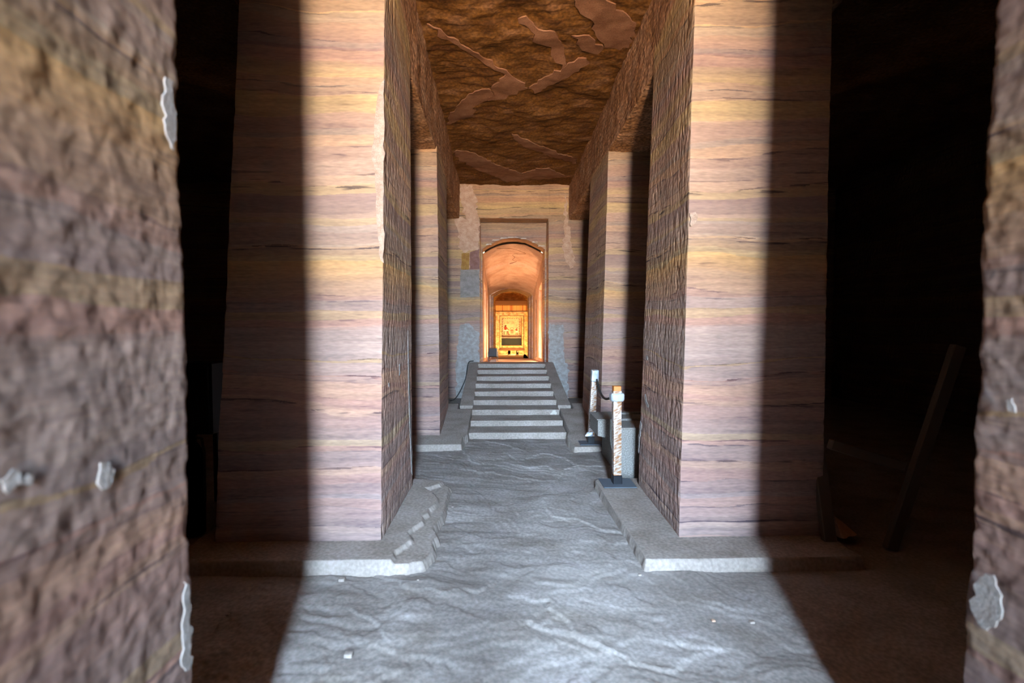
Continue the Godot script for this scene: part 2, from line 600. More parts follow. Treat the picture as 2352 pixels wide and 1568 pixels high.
# ---------------------------------------------------------------- scene
func _ready() -> void:
	# camera: at eye height in the gap between the first pair of pillars
	var cam := Camera3D.new()
	cam.name = "camera"
	add_child(cam)
	cam.keep_aspect = Camera3D.KEEP_HEIGHT
	var attr := CameraAttributesPhysical.new()
	attr.frustum_focal_length = 18.0
	attr.frustum_focus_distance = 6.0
	attr.exposure_aperture = 1.7
	attr.frustum_near = 0.05
	attr.frustum_far = 120.0
	cam.attributes = attr
	cam.position = P(0, EYE, 0)
	cam.rotation = Vector3(-0.038242, -0.02693, 0)
	var near := 0.05
	cam.set_frustum(near * 1568.0 / 1150.0, Vector2.ZERO, near, 120.0)
	cam.current = true

	var we := WorldEnvironment.new()
	we.name = "sky"
	var env := Environment.new()
	env.background_mode = Environment.BG_SKY
	var sm := ProceduralSkyMaterial.new()
	sm.sky_top_color = Color(0.25, 0.42, 0.75)
	sm.sky_horizon_color = Color(0.62, 0.72, 0.85)
	sm.ground_bottom_color = Color(0.55, 0.45, 0.33)
	sm.ground_horizon_color = Color(0.62, 0.55, 0.45)
	sm.sky_energy_multiplier = 0.5
	sm.ground_energy_multiplier = 0.5
	env.sky = Sky.new()
	env.sky.sky_material = sm
	env.tonemap_mode = Environment.TONE_MAPPER_LINEAR
	env.tonemap_exposure = 1.04
	env.sdfgi_enabled = true
	env.ssao_enabled = true
	env.ssil_enabled = true
	we.environment = env
	add_child(we)

	# daylight: what the entrance behind the camera looks out on, the blue sky and the sunlit sand below it
	var sky_light := AreaLight3D.new()
	sky_light.name = "sky_daylight"
	sky_light.area_size = Vector2(20, 44)
	sky_light.light_color = Color(0.78, 0.885, 1.0)
	sky_light.light_energy = 100000.0
	sky_light.shadow_enabled = true
	sky_light.area_range = 80.0
	add_child(sky_light)
	sky_light.position = P(0.2, 23.0, -40)
	sky_light.rotation = Vector3(0, 0, 0)
	var sand_light := AreaLight3D.new()
	sand_light.name = "sunlit_sand_bounce"
	sand_light.area_size = Vector2(16, 34)
	sand_light.light_color = Color(1.0, 0.86, 0.69)
	sand_light.light_energy = 68000.0
	sand_light.shadow_enabled = true
	sand_light.area_range = 80.0
	add_child(sand_light)
	sand_light.position = P(0.2, -0.6, -21)
	sand_light.rotation = Vector3(PI / 2, 0, 0)

	rng.seed = 5
	broad.frequency = 0.9
	broad.seed = 3
	broad.fractal_octaves = 2
	mid.frequency = 5.0
	mid.seed = 4
	mid.fractal_octaves = 3
	fine.frequency = 26.0
	fine.seed = 6
	fine.fractal_octaves = 2
	var t0 := Time.get_ticks_msec()
	make_materials()
	print("textures ", Time.get_ticks_msec() - t0)
	build_shell()
	print("shell ", Time.get_ticks_msec() - t0)
	build_pillars()
	print("pillars ", Time.get_ticks_msec() - t0)
	build_stairs()
	build_corridor()
	build_shrine()
	build_things()
	build_photographer()
	print("all ", Time.get_ticks_msec() - t0)


const SHELVES := [
	[-0.86, 3.18, -0.69, 3.12, -0.57, 3.02, -0.49, 2.96, -0.33, 2.92, -0.22, 2.93, -0.15, 2.91, -0.08, 2.99], [-0.82, 2.74, -0.71, 2.67, -0.64, 2.58], [-0.59, 2.42, -0.52, 2.39, -0.49, 2.34, -0.42, 2.35, -0.36, 2.37, -0.28, 2.33],
	[0.14, 2.84, 0.26, 2.81, 0.32, 2.68, 0.37, 2.59, 0.4, 2.51, 0.47, 2.43, 0.54, 2.37, 0.61, 2.35, 0.63, 2.3, 0.71, 2.26, 0.76, 2.23, 0.84, 2.24, 0.88, 2.29, 0.99, 2.34], [0.2, 2.58, 0.29, 2.54, 0.36, 2.52, 0.44, 2.44], [0.87, 2.44, 0.93, 2.42, 0.99, 2.4, 1.03, 2.39],
	[0.5, 4.85, 0.38, 4.58, 0.39, 4.31, 0.42, 4.06, 0.63, 4.03, 0.71, 3.92, 0.77, 3.78, 0.89, 3.75], [-0.5, 6.8, -0.43, 6.9, -0.32, 6.8, -0.12, 6.61, 0.06, 6.49, 0.2, 6.31], [-0.42, 6.11, -0.31, 5.76, -0.2, 5.67, -0.1, 5.75, 0.0, 5.89],
	[0.13, 5.99, 0.22, 5.79, 0.42, 5.93, 0.54, 6.08, 0.65, 6.03, 0.78, 5.83, 0.86, 5.55], [0.61, 5.11, 0.72, 5.38, 0.81, 5.48, 0.91, 5.5, 1.16, 5.5], [-0.32, 5.41, -0.19, 5.32, -0.07, 5.36, 0.04, 5.24, 0.16, 5.2, 0.39, 5.08], [0.23, 5.56, 0.35, 5.47, 0.55, 5.55, 0.58, 5.3]]
var shelf_line := []
var shelf_box := []


func floor_height(x: float, d: float) -> float:
	# bedding planes worn into low, ragged shelves, with ripples between them
	var wx := x + 0.25 * broad.get_noise_2d(x * 1.3, d * 1.3 + 40.0)
	var wd := d + 0.25 * broad.get_noise_2d(x * 1.3 + 90.0, d * 1.3)
	var q := (broad.get_noise_2d(wx * 0.75 + 7.0, wd * 0.95 - 3.0) + 0.22 * mid.get_noise_2d(x * 0.55, d * 0.55) + 0.5) * 4.0
	var f := q - floorf(q)
	var shelf := (floorf(q) + smoothstep(0.90, 0.985, f)) / 4.0
	var rip := mid.get_noise_2d(x * 0.32 + 0.25 * d, d * 0.8)
	var rough := clampf(0.45 - 0.5 * x + 0.5 * broad.get_noise_2d(x * 0.8 - 20.0, d * 0.8), 0.1, 1.0)
	var worn := smoothstep(2.6, 1.6, absf(x - 0.3))
	var edge := 0.0
	var q2 := Vector2(x + 0.035 * mid.get_noise_2d(x, d) + 0.012 * fine.get_noise_2d(x * 0.6, d * 0.6), d + 0.035 * mid.get_noise_2d(x + 30.0, d) + 0.012 * fine.get_noise_2d(x * 0.6, d * 0.6 + 9.0))
	for k in SHELVES.size():
		var box: Rect2 = shelf_box[k]
		if not box.has_point(q2):
			continue
		var l: PackedVector2Array = shelf_line[k]
		var best := 0.09
		var sign_ := 0.0
		for i in l.size() - 1:
			var c := Geometry2D.get_closest_point_to_segment(q2, l[i], l[i + 1])
			var e := q2.distance_squared_to(c)
			if e < best:
				best = e
				sign_ = (l[i + 1] - l[i]).cross(q2 - l[i])
		if sign_ != 0.0:
			var t := sqrt(best)
			edge += 0.0075 * (smoothstep(0.0, 0.014, t) if sign_ > 0.0 else -0.35) * exp(-t / 0.10) * smoothstep(0.3, 0.2, t)
	return worn * (0.020 * (shelf - 0.5) + rip * 0.015 * rough + 0.0022 * fine.get_noise_2d(x * 0.5, d * 0.9) * rough) + edge - 0.010


func sheet(g: Geo, x0: float, x1: float, d0: float, d1: float, cell: float, height: Callable, up: float) -> void:
	var nu := ceili((x1 - x0) / cell)
	var nv := ceili((d1 - d0) / cell)
	var pos := PackedVector3Array()
	var uvs := PackedVector2Array()
	for j in nv + 1:
		var d := lerpf(d0, d1, float(j) / nv)
		for i in nu + 1:
			var x := lerpf(x0, x1, float(i) / nu)
			pos.append(P(x, height.call(x, d), d))
			uvs.append(Vector2(x / T, d / T))
	add_grid(g, nu, nv, pos, uvs, Vector3(0, up, 0))


func ceiling_height(x: float, d: float) -> float:
	return 4.62 - 0.025 * (d - 5.0) + 0.035 * broad.get_noise_2d(x * 1.2, d * 1.2 + 60.0) + 0.016 * mid.get_noise_2d(x * 0.8 + d * 0.5, d * 1.2 - x * 0.4)


func edge_distance(poly: PackedVector2Array, p: Vector2) -> float:
	# distance to the outline, positive inside
	var best := 1e9
	for i in poly.size():
		best = minf(best, p.distance_squared_to(Geometry2D.get_closest_point_to_segment(p, poly[i], poly[(i + 1) % poly.size()])))
	return sqrt(best) * (1.0 if Geometry2D.is_point_in_polygon(p, poly) else -1.0)


func draped(poly: PackedVector2Array, step: float, lift: Callable) -> ArrayMesh:
	# a ragged patch: points of its outline and inside it, each placed by lift(x, y, 1 on top or 0 at the rim's foot)
	if Geometry2D.is_polygon_clockwise(poly):
		poly.reverse()
	var pts := PackedVector2Array(poly)
	var box := Rect2(poly[0], Vector2.ZERO)
	for p in poly:
		box = box.expand(p)
	var y := box.position.y
	while y < box.end.y:
		var x := box.position.x
		while x < box.end.x:
			var p := Vector2(x, y) + Vector2(fine.get_noise_2d(x * 9.0, y), fine.get_noise_2d(y, x * 9.0)) * step * 0.4
			if Geometry2D.is_point_in_polygon(p, poly) and edge_distance(poly, p) > step * 0.45:
				pts.append(p)
			x += step
		y += step
	var ix := Geometry2D.triangulate_delaunay(pts)
	var st := SurfaceTool.new()
	st.begin(Mesh.PRIMITIVE_TRIANGLES)
	st.set_smooth_group(0)
	for k in range(0, ix.size(), 3):
		var a := pts[ix[k]]
		var b := pts[ix[k + 1]]
		var c := pts[ix[k + 2]]
		if not Geometry2D.is_point_in_polygon((a + b + c) / 3.0, poly):
			continue
		var o := [a, b, c] if (b - a).cross(c - a) < 0 else [a, c, b]
		for p in o:
			st.set_uv(p / T)
			st.add_vertex(lift.call(p.x, p.y, 1.0))
	st.set_smooth_group(1)
	for i in poly.size():
		var a := poly[i]
		var b := poly[(i + 1) % poly.size()]
		var q: Array[Vector3] = [lift.call(a.x, a.y, 0.0), lift.call(b.x, b.y, 0.0), lift.call(b.x, b.y, 1.0), lift.call(a.x, a.y, 1.0)]
		for k in [0, 2, 1, 0, 3, 2]:
			st.set_uv((a if k in [0, 3] else b) / T)
			st.add_vertex(q[k])
	st.generate_normals()
	return st.commit()


func build_shell() -> void:
	for a in SHELVES:
		var l := poly(a)
		var box := Rect2(l[0], Vector2.ZERO)
		for p in l:
			box = box.expand(p)
		shelf_line.append(l)
		shelf_box.append(box.grow(0.3))
	# floor: fine in view, plain towards the aisles
	var g := Geo.new()
	sheet(g, -1.5, 2.1, 1.6, 7.2, 0.014, floor_height, 1.0)
	for r in [[-7.0, -1.5, -4.6, 11.0], [2.1, 7.6, -4.6, 11.0], [-1.5, 2.1, -4.6, 1.6], [-1.5, 2.1, 7.2, 11.0]]:
		sheet(g, r[0], r[1], r[2], r[3], 0.1, floor_height, 1.0)
	rock_box([g, g], corners(-7.2, 7.8, -0.5, -0.08, -4.7, 11.6), 1.0, 0.02, 0.0, Vector3.ZERO)
	struct(commit([g], [M.floor], "floor"), "bare rock floor of the hall, dusty and worn into low ragged shelves")
	# ceiling
	g = Geo.new()
	sheet(g, -1.2, 1.9, 2.6, 10.8, 0.028, ceiling_height, -1.0)
	for r in [[-7.0, -1.2, -2.3, 10.8], [1.9, 7.6, -2.3, 10.8], [-1.2, 1.9, -2.3, 2.6]]:
		sheet(g, r[0], r[1], r[2], r[3], 0.2, ceiling_height, -1.0)
	rock_box([g, g], corners(-7.2, 7.8, 4.85, 5.4, -2.3, 11.8), 1.0, 0.02, 0.0, Vector3.ZERO)
	var ceil_ := struct(commit([g], [M.ceiling], "ceiling"), "rough brown rock ceiling with plaster-filled cracks")
	ceiling_patches(ceil_)
	# side walls and the entrance wall behind the camera, with its doorway
	g = Geo.new()
	rock_box([g, g], corners(-7.2, -6.6, -0.2, 4.95, -2.4, 11.6), 0.15, 0.02, 0.03, Vector3(3, 0, 0))
	struct(commit([g], [M.shade_rock], "wall_left"), "dark side wall of the left aisle")
	g = Geo.new()
	rock_box([g, g], corners(7.2, 7.8, -0.2, 4.95, -2.4, 11.6), 0.15, 0.02, 0.03, Vector3(5, 0, 0))
	struct(commit([g], [M.shade_rock], "wall_right"), "dark side wall of the right aisle")
	g = Geo.new()
	rock_box([g, g], corners(-7.2, DOOR[0], -0.2, 6.8, -4.4, -2.2), 0.15, 0.02, 0.02, Vector3(7, 0, 0))
	rock_box([g, g], corners(DOOR[1], 7.8, -0.2, 6.8, -4.4, -2.2), 0.15, 0.02, 0.02, Vector3(8, 0, 0))
	var lintel := corners(DOOR[0] - 0.03, DOOR[1] + 0.03, DOOR[2], 6.8, -4.4, -2.2)
	for i in 2:
		lintel[i].y = 6.4   # unseen underside sloped up outwards, shaped to let in more high sky
	rock_box([g, g], lintel, 0.15, 0.02, 0.02, Vector3(9, 0, 0))
	struct(commit([g], [M.shade_rock], "wall_front"), "entrance wall behind the camera with the open doorway")
	# back wall round the doorway recess
	var gs := [Geo.new(), Geo.new()]
	rock_box(gs, corners(-7.2, -0.385, -0.2, 4.95, 10.6, 11.6), 0.025, 0.012, 0.010, Vector3(11, 0, 0), [4, 1], 0.9)
	rock_box(gs, corners(1.055, 7.8, -0.2, 4.95, 10.6, 11.6), 0.025, 0.012, 0.010, Vector3(13, 0, 0), [4, 0], 0.9)
	rock_box(gs, corners(-0.40, 1.07, 3.78, 4.95, 10.6, 11.6), 0.025, 0.012, 0.010, Vector3(15, 0, 0), [4, 2], 0.9)
	# the face set back in the doorway, cut by the low arch of the corridor
	lunette(gs[0], gs[1], -0.40, 1.07, -0.352, 1.02, 3.21, 3.45, 3.82, 11.08, 11.6)
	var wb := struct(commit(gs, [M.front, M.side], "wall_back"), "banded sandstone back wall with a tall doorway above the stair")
	back_wall_patches(wb)


func lunette(face: Geo, edge: Geo, x0: float, x1: float, a0: float, a1: float, spring: float, apex: float, top: float, d0: float, d1: float) -> void:
	# the flat face above and beside a segmental arch, with the arch's own underside
	var n := 24
	var pos := PackedVector3Array()
	var uvs := PackedVector2Array()
	var xs := []
	for i in n + 1:
		xs.append(lerpf(a0, a1, float(i) / n))
	for row in 13:
		for x in xs:
			var u: float = (x - (a0 + a1) / 2.0) / ((a1 - a0) / 2.0)
			var ya := lerpf(spring, apex, 1.0 - u * u) + 0.012 * mid.get_noise_1d(x * 3.0)
			var y := lerpf(ya, top, row / 12.0)
			pos.append(P(x, y, d0 + 0.012 * broad.get_noise_2d(x * 2.0, y * 2.0)))
			uvs.append(Vector2((x + 0.9) / T, 1.0 - y / T))
	add_grid(face, n, 12, pos, uvs, Vector3(0, 0, 1))
	pos = PackedVector3Array()
	uvs = PackedVector2Array()
	for row in 5:
		for x in xs:
			var u: float = (x - (a0 + a1) / 2.0) / ((a1 - a0) / 2.0)
			var ya := lerpf(spring, apex, 1.0 - u * u) + 0.012 * mid.get_noise_1d(x * 3.0)
			var d := lerpf(d0, d1, row / 4.0)
			pos.append(P(x, ya, d))
			uvs.append(Vector2(x / T, d / T))
	add_grid(edge, n, 4, pos, uvs, Vector3(0, -1, 0))
	rock_box([face, edge], corners(x0, a0, 0.0, top, d0, d1), 0.06, 0.01, 0.006, Vector3(21, 0, 0), [], 0.9)
	rock_box([face, edge], corners(a1, x1, 0.0, top, d0, d1), 0.06, 0.01, 0.006, Vector3(22, 0, 0), [], 0.9)


const DOOR := [-0.20, 0.54, 4.55]


func poly(a: Array) -> PackedVector2Array:
	var p := PackedVector2Array()
	for i in range(0, a.size(), 2):
		p.append(Vector2(a[i], a[i + 1]))
	return p


func ceiling_patches(c: Node) -> void:
	var lift := func(x: float, d: float, on: float) -> Vector3: return P(x, ceiling_height(x, d) - lerpf(-0.01, 0.014, on), d)
	var list := [
		[0.373, 6.494, 0.537, 6.262, 0.69, 6.047, 0.821, 5.878, 0.91, 5.806, 0.995, 5.817, 1.06, 5.904, 0.947, 6.04, 0.799, 6.219, 0.643, 6.428, 0.491, 6.59],
		[-0.105, 6.506, 0.092, 6.15, 0.373, 6.494, 0.137, 6.681, -0.13, 6.837, -0.042, 6.604],
		[-0.782, 7.627, -0.668, 7.216, -0.453, 6.76, -0.216, 6.509, -0.12, 6.51, -0.06, 6.604, -0.14, 6.827, -0.312, 6.997, -0.345, 7.281, -0.565, 7.463],
		[0.596, 4.6, 0.879, 4.6, 1.11, 4.885, 1.40, 5.132, 1.42, 5.308, 1.42, 5.528, 1.341, 5.604, 1.141, 5.566, 1.035, 5.347, 0.942, 5.097, 0.807, 4.983],
		[0.192, 5.117, 0.276, 5.067, 0.418, 5.234, 0.635, 5.305, 0.699, 5.577, 0.791, 5.784, 0.763, 5.945, 0.628, 5.789, 0.523, 5.553, 0.374, 5.446, 0.38, 5.312],
		[0.781, 5.381, 0.909, 5.324, 1.157, 5.565, 1.119, 5.70, 0.972, 5.688],
		[-0.727, 5.215, -0.69, 5.204, -0.313, 5.62, 0.126, 6.12, 0.361, 6.43, 0.326, 6.47, 0.082, 6.167, -0.376, 5.655],
		[0.208, 7.938, 0.375, 8.09, 1.276, 8.89, 1.44, 9.18, 1.42, 9.30, 0.971, 8.94, 0.336, 8.334],
		[-0.76, 8.67, -0.49, 8.732, 0.456, 9.877, 0.766, 9.515, 0.951, 9.468, 1.313, 9.947, 0.879, 10.198, 0.588, 10.205, 0.154, 10.366, -0.107, 9.938, -0.48, 9.507, -0.712, 9.032]]
	for k in list.size():
		var m := draped(ragged(poly(list[k]), 0.06, 0.05, k * 7.0), 0.06, lift)
		if m == null or m.get_surface_count() == 0:
			print("empty patch ", k)
		place(m, M.plaster_brown, "plaster_patch", c)


func back_wall_patches(w: Node) -> void:
	var on_wall := func(x: float, y: float, on: float) -> Vector3: return P(x, y, 10.598 - on * 0.014 - on * 0.003 * broad.get_noise_2d(x * 3.0, y * 3.0))
	var list := [
		[M.plaster, "pinkish plaster patch", [-0.80, 4.47, -0.55, 4.448, -0.525, 4.311, -0.447, 4.173, -0.465, 3.966, -0.404, 3.793, -0.405, 3.134, -0.712, 3.046, -0.80, 3.132, -0.82, 3.34, -0.90, 3.721, -0.80, 3.808, -0.64, 3.723, -0.726, 3.912, -0.79, 4.119]],
		[M.plaster_grey, "grey plaster patch", [-0.80, 2.706, -0.405, 2.707, -0.405, 2.139, -0.80, 2.121]],
		[M.plaster_ochre, "yellow plaster patch", [-0.773, 3.046, -0.608, 3.055, -0.616, 2.711, -0.779, 2.71]],
		[M.plaster_mauve, "mauve plaster patch", [-0.600, 3.064, -0.405, 3.13, -0.405, 2.711, -0.603, 2.711]],
		[M.plaster, "pinkish plaster strip", [1.440, 4.307, 1.45, 3.839, 1.50, 3.491, 1.552, 3.177, 1.599, 2.967, 1.582, 2.757, 1.514, 2.73, 1.435, 2.879, 1.345, 3.176, 1.38, 3.42, 1.377, 4.012, 1.419, 4.22]],
		[M.whitewash, "whitewashed patch", [-0.80, 1.546, -0.634, 1.557, -0.47, 1.428, -0.405, 1.38, -0.405, 0.70, -0.405, -0.1, -0.90, -0.1, -0.895, 0.653, -0.87, 1.147]],
		[M.whitewash, "whitewashed patch", [1.075, 1.581, 1.366, 1.557, 1.392, 0.789, 1.48, 0.671, 1.49, 0.076, 1.45, -0.1, 1.075, -0.1]]]
	var on_arch := func(x: float, y: float, on: float) -> Vector3: return P(x, y, 11.07 - on * 0.016)
	for q in [[-0.21, 3.31, 0.05, 0.016], [-0.06, 3.405, 0.06, 0.012], [0.12, 3.45, 0.06, 0.010], [0.32, 3.465, 0.09, 0.011], [0.55, 3.44, 0.05, 0.010], [0.80, 3.365, 0.05, 0.010], [0.95, 3.28, 0.06, 0.009]]:
		var chip := draped(ragged(poly([q[0] - q[2] * 1.4, q[1] - q[3] * 0.6 - 0.008, q[0] + q[2] * 1.4, q[1] - q[3] * 0.5, q[0] + q[2] * 1.1, q[1] + q[3] * 0.5, q[0] - q[2], q[1] + q[3] * 0.6]), 0.03, 0.008, q[0] * 50.0), 0.03, on_arch)
		place(chip, M.white, "plaster_chip", w)
	for k in list.size():
		var jit := 0.05 if not (k in [1, 2, 3]) else 0.015
		var o := place(draped(ragged(poly(list[k][2]), 0.05, jit, k * 5.0 + 2.0), 0.07, on_wall), list[k][0], "plaster_patch", w)
		o.set_meta("label", list[k][1])


func pillar(called: String, label: String, c: PackedVector3Array, cell: float, amp: float, rad: float, uoff: float, fine_faces: Array, side_mat: Material) -> Node3D:
	var base := (c[0] + c[1] + c[4] + c[5]) / 4.0
	var o := node(called, self, base)
	for i in 8:
		c[i] -= base
	var gs := [Geo.new(), Geo.new()]
	rock_box(gs, c, cell, rad, amp, base * 1.7, fine_faces, uoff, Vector2(0, 0))
	for g in gs:
		for i in g.uv.size():
			g.uv[i] = g.uv[i] - Vector2(0, base.y / T)   # the beds lie at their height in the world
	commit(gs, [M.front, side_mat], "shaft", o)
	tag(o, label, "pillar")
	return o


func scuffs(o: Node3D, x: float, list: Array) -> void:
	# pale scars on the side of a pillar towards the passage; outlines in depth and height
	for k in list.size():
		var lift := func(d: float, y: float, on: float) -> Vector3: return P(x + (0.004 if x < 0.0 else -0.004) * on, y, d) - o.position
		place(draped(ragged(poly(list[k]), 0.012, 0.016, k * 3.0 + x), 0.02, lift), M.scar, "pale_scar", o)


func build_pillars() -> void:
	# corners: bit 0 = x, bit 1 = y, bit 2 = depth. The pair beside the camera, the second pair, the third pair
	var o: Node3D
	o = pillar("pillar", "huge blurred pitted pillar filling the left edge of the photo", PackedVector3Array([
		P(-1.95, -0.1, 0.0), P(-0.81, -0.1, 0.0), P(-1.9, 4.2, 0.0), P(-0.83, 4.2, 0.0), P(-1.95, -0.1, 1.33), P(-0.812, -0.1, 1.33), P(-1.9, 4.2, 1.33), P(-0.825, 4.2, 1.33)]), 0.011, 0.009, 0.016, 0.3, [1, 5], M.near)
	scuffs(o, -0.812, [[0.825, 1.35, 0.847, 1.35, 0.879, 1.34, 0.88, 1.321, 0.853, 1.319, 0.824, 1.325], [1.03, 1.313, 1.064, 1.312, 1.07, 1.282, 1.048, 1.257, 1.026, 1.274], [1.264, 2.193, 1.287, 2.198, 1.300, 2.123, 1.302, 2.069, 1.288, 2.026, 1.266, 2.047, 1.252, 2.124], [1.290, 0.936, 1.300, 0.916, 1.306, 0.845, 1.304, 0.682, 1.264, 0.728, 1.272, 0.785, 1.280, 0.865]])
	o = pillar("pillar", "huge blurred pitted pillar cut off by the right edge of the photo", PackedVector3Array([
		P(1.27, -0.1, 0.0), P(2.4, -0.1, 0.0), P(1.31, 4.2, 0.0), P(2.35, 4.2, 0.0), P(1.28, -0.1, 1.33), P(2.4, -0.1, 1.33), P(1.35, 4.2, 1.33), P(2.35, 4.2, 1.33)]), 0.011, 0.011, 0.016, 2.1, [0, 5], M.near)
	scuffs(o, 1.284, [[1.28, 0.913, 1.237, 0.947, 1.213, 0.892, 1.221, 0.819, 1.254, 0.787, 1.291, 0.812, 1.295, 0.857], [1.226, 1.407, 1.203, 1.412, 1.201, 1.382, 1.216, 1.378]])
	o = pillar("pillar", "tall banded sandstone pillar left of the passage, standing on the broken-edged plinth", PackedVector3Array([
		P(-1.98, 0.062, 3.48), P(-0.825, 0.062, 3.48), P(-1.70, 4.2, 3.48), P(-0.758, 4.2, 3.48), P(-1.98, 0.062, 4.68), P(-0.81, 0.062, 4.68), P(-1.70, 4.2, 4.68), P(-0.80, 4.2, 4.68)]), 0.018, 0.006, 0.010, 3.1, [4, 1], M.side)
	var face := func(x: float, y: float, on: float) -> Vector3: return P(x, y, 3.478 - on * 0.012) - o.position
	var strip := place(draped(ragged(poly([-0.800, 3.20, -0.771, 3.24, -0.786, 2.0, -0.81, 2.02, -0.83, 2.28, -0.835, 2.62, -0.862, 2.72, -0.845, 2.86, -0.825, 3.05]), 0.05, 0.012, 3.0), 0.05, face), M.cream, "plaster_strip", o)
	scuffs(o, -0.806, [[4.46, 1.524, 4.475, 1.523, 4.545, 0.971, 4.61, 0.558, 4.652, 0.177, 4.60, 0.205, 4.53, 0.583, 4.475, 0.983], [4.07, 1.255, 4.12, 1.256, 4.118, 1.177, 4.067, 1.17], [3.67, 1.156, 3.70, 1.149, 3.70, 1.127, 3.67, 1.128]])
	strip.set_meta("label", "white plaster strip on the corner")
	o = pillar("pillar", "tall banded sandstone pillar right of the passage, standing on the straight-edged plinth", PackedVector3Array([
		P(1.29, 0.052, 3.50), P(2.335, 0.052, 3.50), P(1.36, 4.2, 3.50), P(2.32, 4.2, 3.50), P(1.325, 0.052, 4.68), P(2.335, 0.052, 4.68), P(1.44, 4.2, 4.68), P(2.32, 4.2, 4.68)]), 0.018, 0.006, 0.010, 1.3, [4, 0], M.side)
	var face2 := func(x: float, y: float, on: float) -> Vector3: return P(x, y, 3.498 - on * 0.012) - o.position
	var spot := place(draped(ragged(poly([1.335, 2.36, 1.375, 2.37, 1.392, 2.33, 1.375, 2.29, 1.34, 2.27]), 0.02, 0.008, 9.0), 0.03, face2), M.cream, "plaster_patch", o)
	scuffs(o, 1.322, [[4.44, 1.308, 4.40, 1.304, 4.395, 1.265, 4.439, 1.269], [4.467, 0.952, 4.43, 0.959, 4.41, 0.903, 4.345, 0.867, 4.385, 0.851, 4.451, 0.887], [4.60, 0.68, 4.565, 0.656, 4.60, 0.54, 4.65, 0.362, 4.66, 0.524]])
	spot.set_meta("label", "small white plaster patch on the corner")
	pillar("pillar", "far sandstone pillar left of the stair, its lit strip between two dark shadows", PackedVector3Array([
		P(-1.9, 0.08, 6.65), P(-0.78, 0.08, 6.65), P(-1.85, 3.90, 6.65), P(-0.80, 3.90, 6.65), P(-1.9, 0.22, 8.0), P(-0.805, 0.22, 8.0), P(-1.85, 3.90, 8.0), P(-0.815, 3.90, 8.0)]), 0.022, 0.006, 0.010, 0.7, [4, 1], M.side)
	pillar("pillar", "far sandstone pillar right of the stair, behind the roped posts and the stone table", PackedVector3Array([
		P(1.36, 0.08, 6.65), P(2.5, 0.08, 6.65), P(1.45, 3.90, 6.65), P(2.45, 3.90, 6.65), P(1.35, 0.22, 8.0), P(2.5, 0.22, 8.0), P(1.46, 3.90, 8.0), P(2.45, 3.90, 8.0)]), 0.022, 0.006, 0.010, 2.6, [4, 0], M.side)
	# architraves along the pillar tops
	var g := Geo.new()
	rock_box([g, g], PackedVector3Array([
		P(-1.9, 4.03, -2.25), P(-0.78, 4.03, -2.25), P(-1.9, 4.9, -2.25), P(-0.74, 4.9, -2.25), P(-1.9, 3.77, 10.65), P(-0.82, 3.77, 10.65), P(-1.9, 4.9, 10.65), P(-0.80, 4.9, 10.65)]), 0.028, 0.025, 0.022, Vector3(2, 9, 1), [1, 2])
	tag(commit([g], [M.beam], "architrave"), "long rough brown rock beam over the left row of pillars", "beam")
	g = Geo.new()
	rock_box([g, g], PackedVector3Array([
		P(1.36, 4.03, -2.25), P(2.4, 4.03, -2.25), P(1.36, 4.9, -2.25), P(2.4, 4.9, -2.25), P(1.49, 3.77, 10.65), P(2.6, 3.77, 10.65), P(1.50, 4.9, 10.65), P(2.6, 4.9, 10.65)]), 0.028, 0.025, 0.022, Vector3(8, 9, 1), [0, 2])
	tag(commit([g], [M.beam], "architrave"), "long rough brown rock beam over the right row of pillars", "beam")
	build_plinths()


func plinth(label: String, outline: Array, cell: float, jag: float, height: Callable, layer := [], soft := 0.010) -> void:
	var p := poly(outline)
	var p2 := poly(layer) if layer.size() else PackedVector2Array()
	var box := Rect2(p[0], Vector2.ZERO)
	for q in p:
		box = box.expand(q)
	box = box.grow(0.06)
	var h := func(x: float, d: float) -> float:
		var n := (mid.get_noise_2d(x * 0.9, d * 0.9) + 0.25 * fine.get_noise_2d(x, d)) * (smoothstep(-1.0, -0.6, x) if p2.size() else 1.0)
		var e := edge_distance(p, Vector2(x, d)) + jag * n
		var top: float = height.call(x, d) + 0.003 * broad.get_noise_2d(x * 2.0, d * 2.0) + 0.0012 * fine.get_noise_2d(x, d)
		if p2.size():
			var e2 := edge_distance(p2, Vector2(x, d)) + jag * 1.5 * mid.get_noise_2d(x * 1.2 + 9.0, d * 1.2)
			top -= 0.030 * (1.0 - smoothstep(-0.02, 0.008, e2))
		return lerpf(-0.05, top, smoothstep(-soft, 0.006, e))
	var g := Geo.new()
	sheet(g, box.position.x, box.end.x, box.position.y, box.end.y, cell, h, 1.0)
	tag(commit([g], [M.slab], "plinth"), label, "plinth")


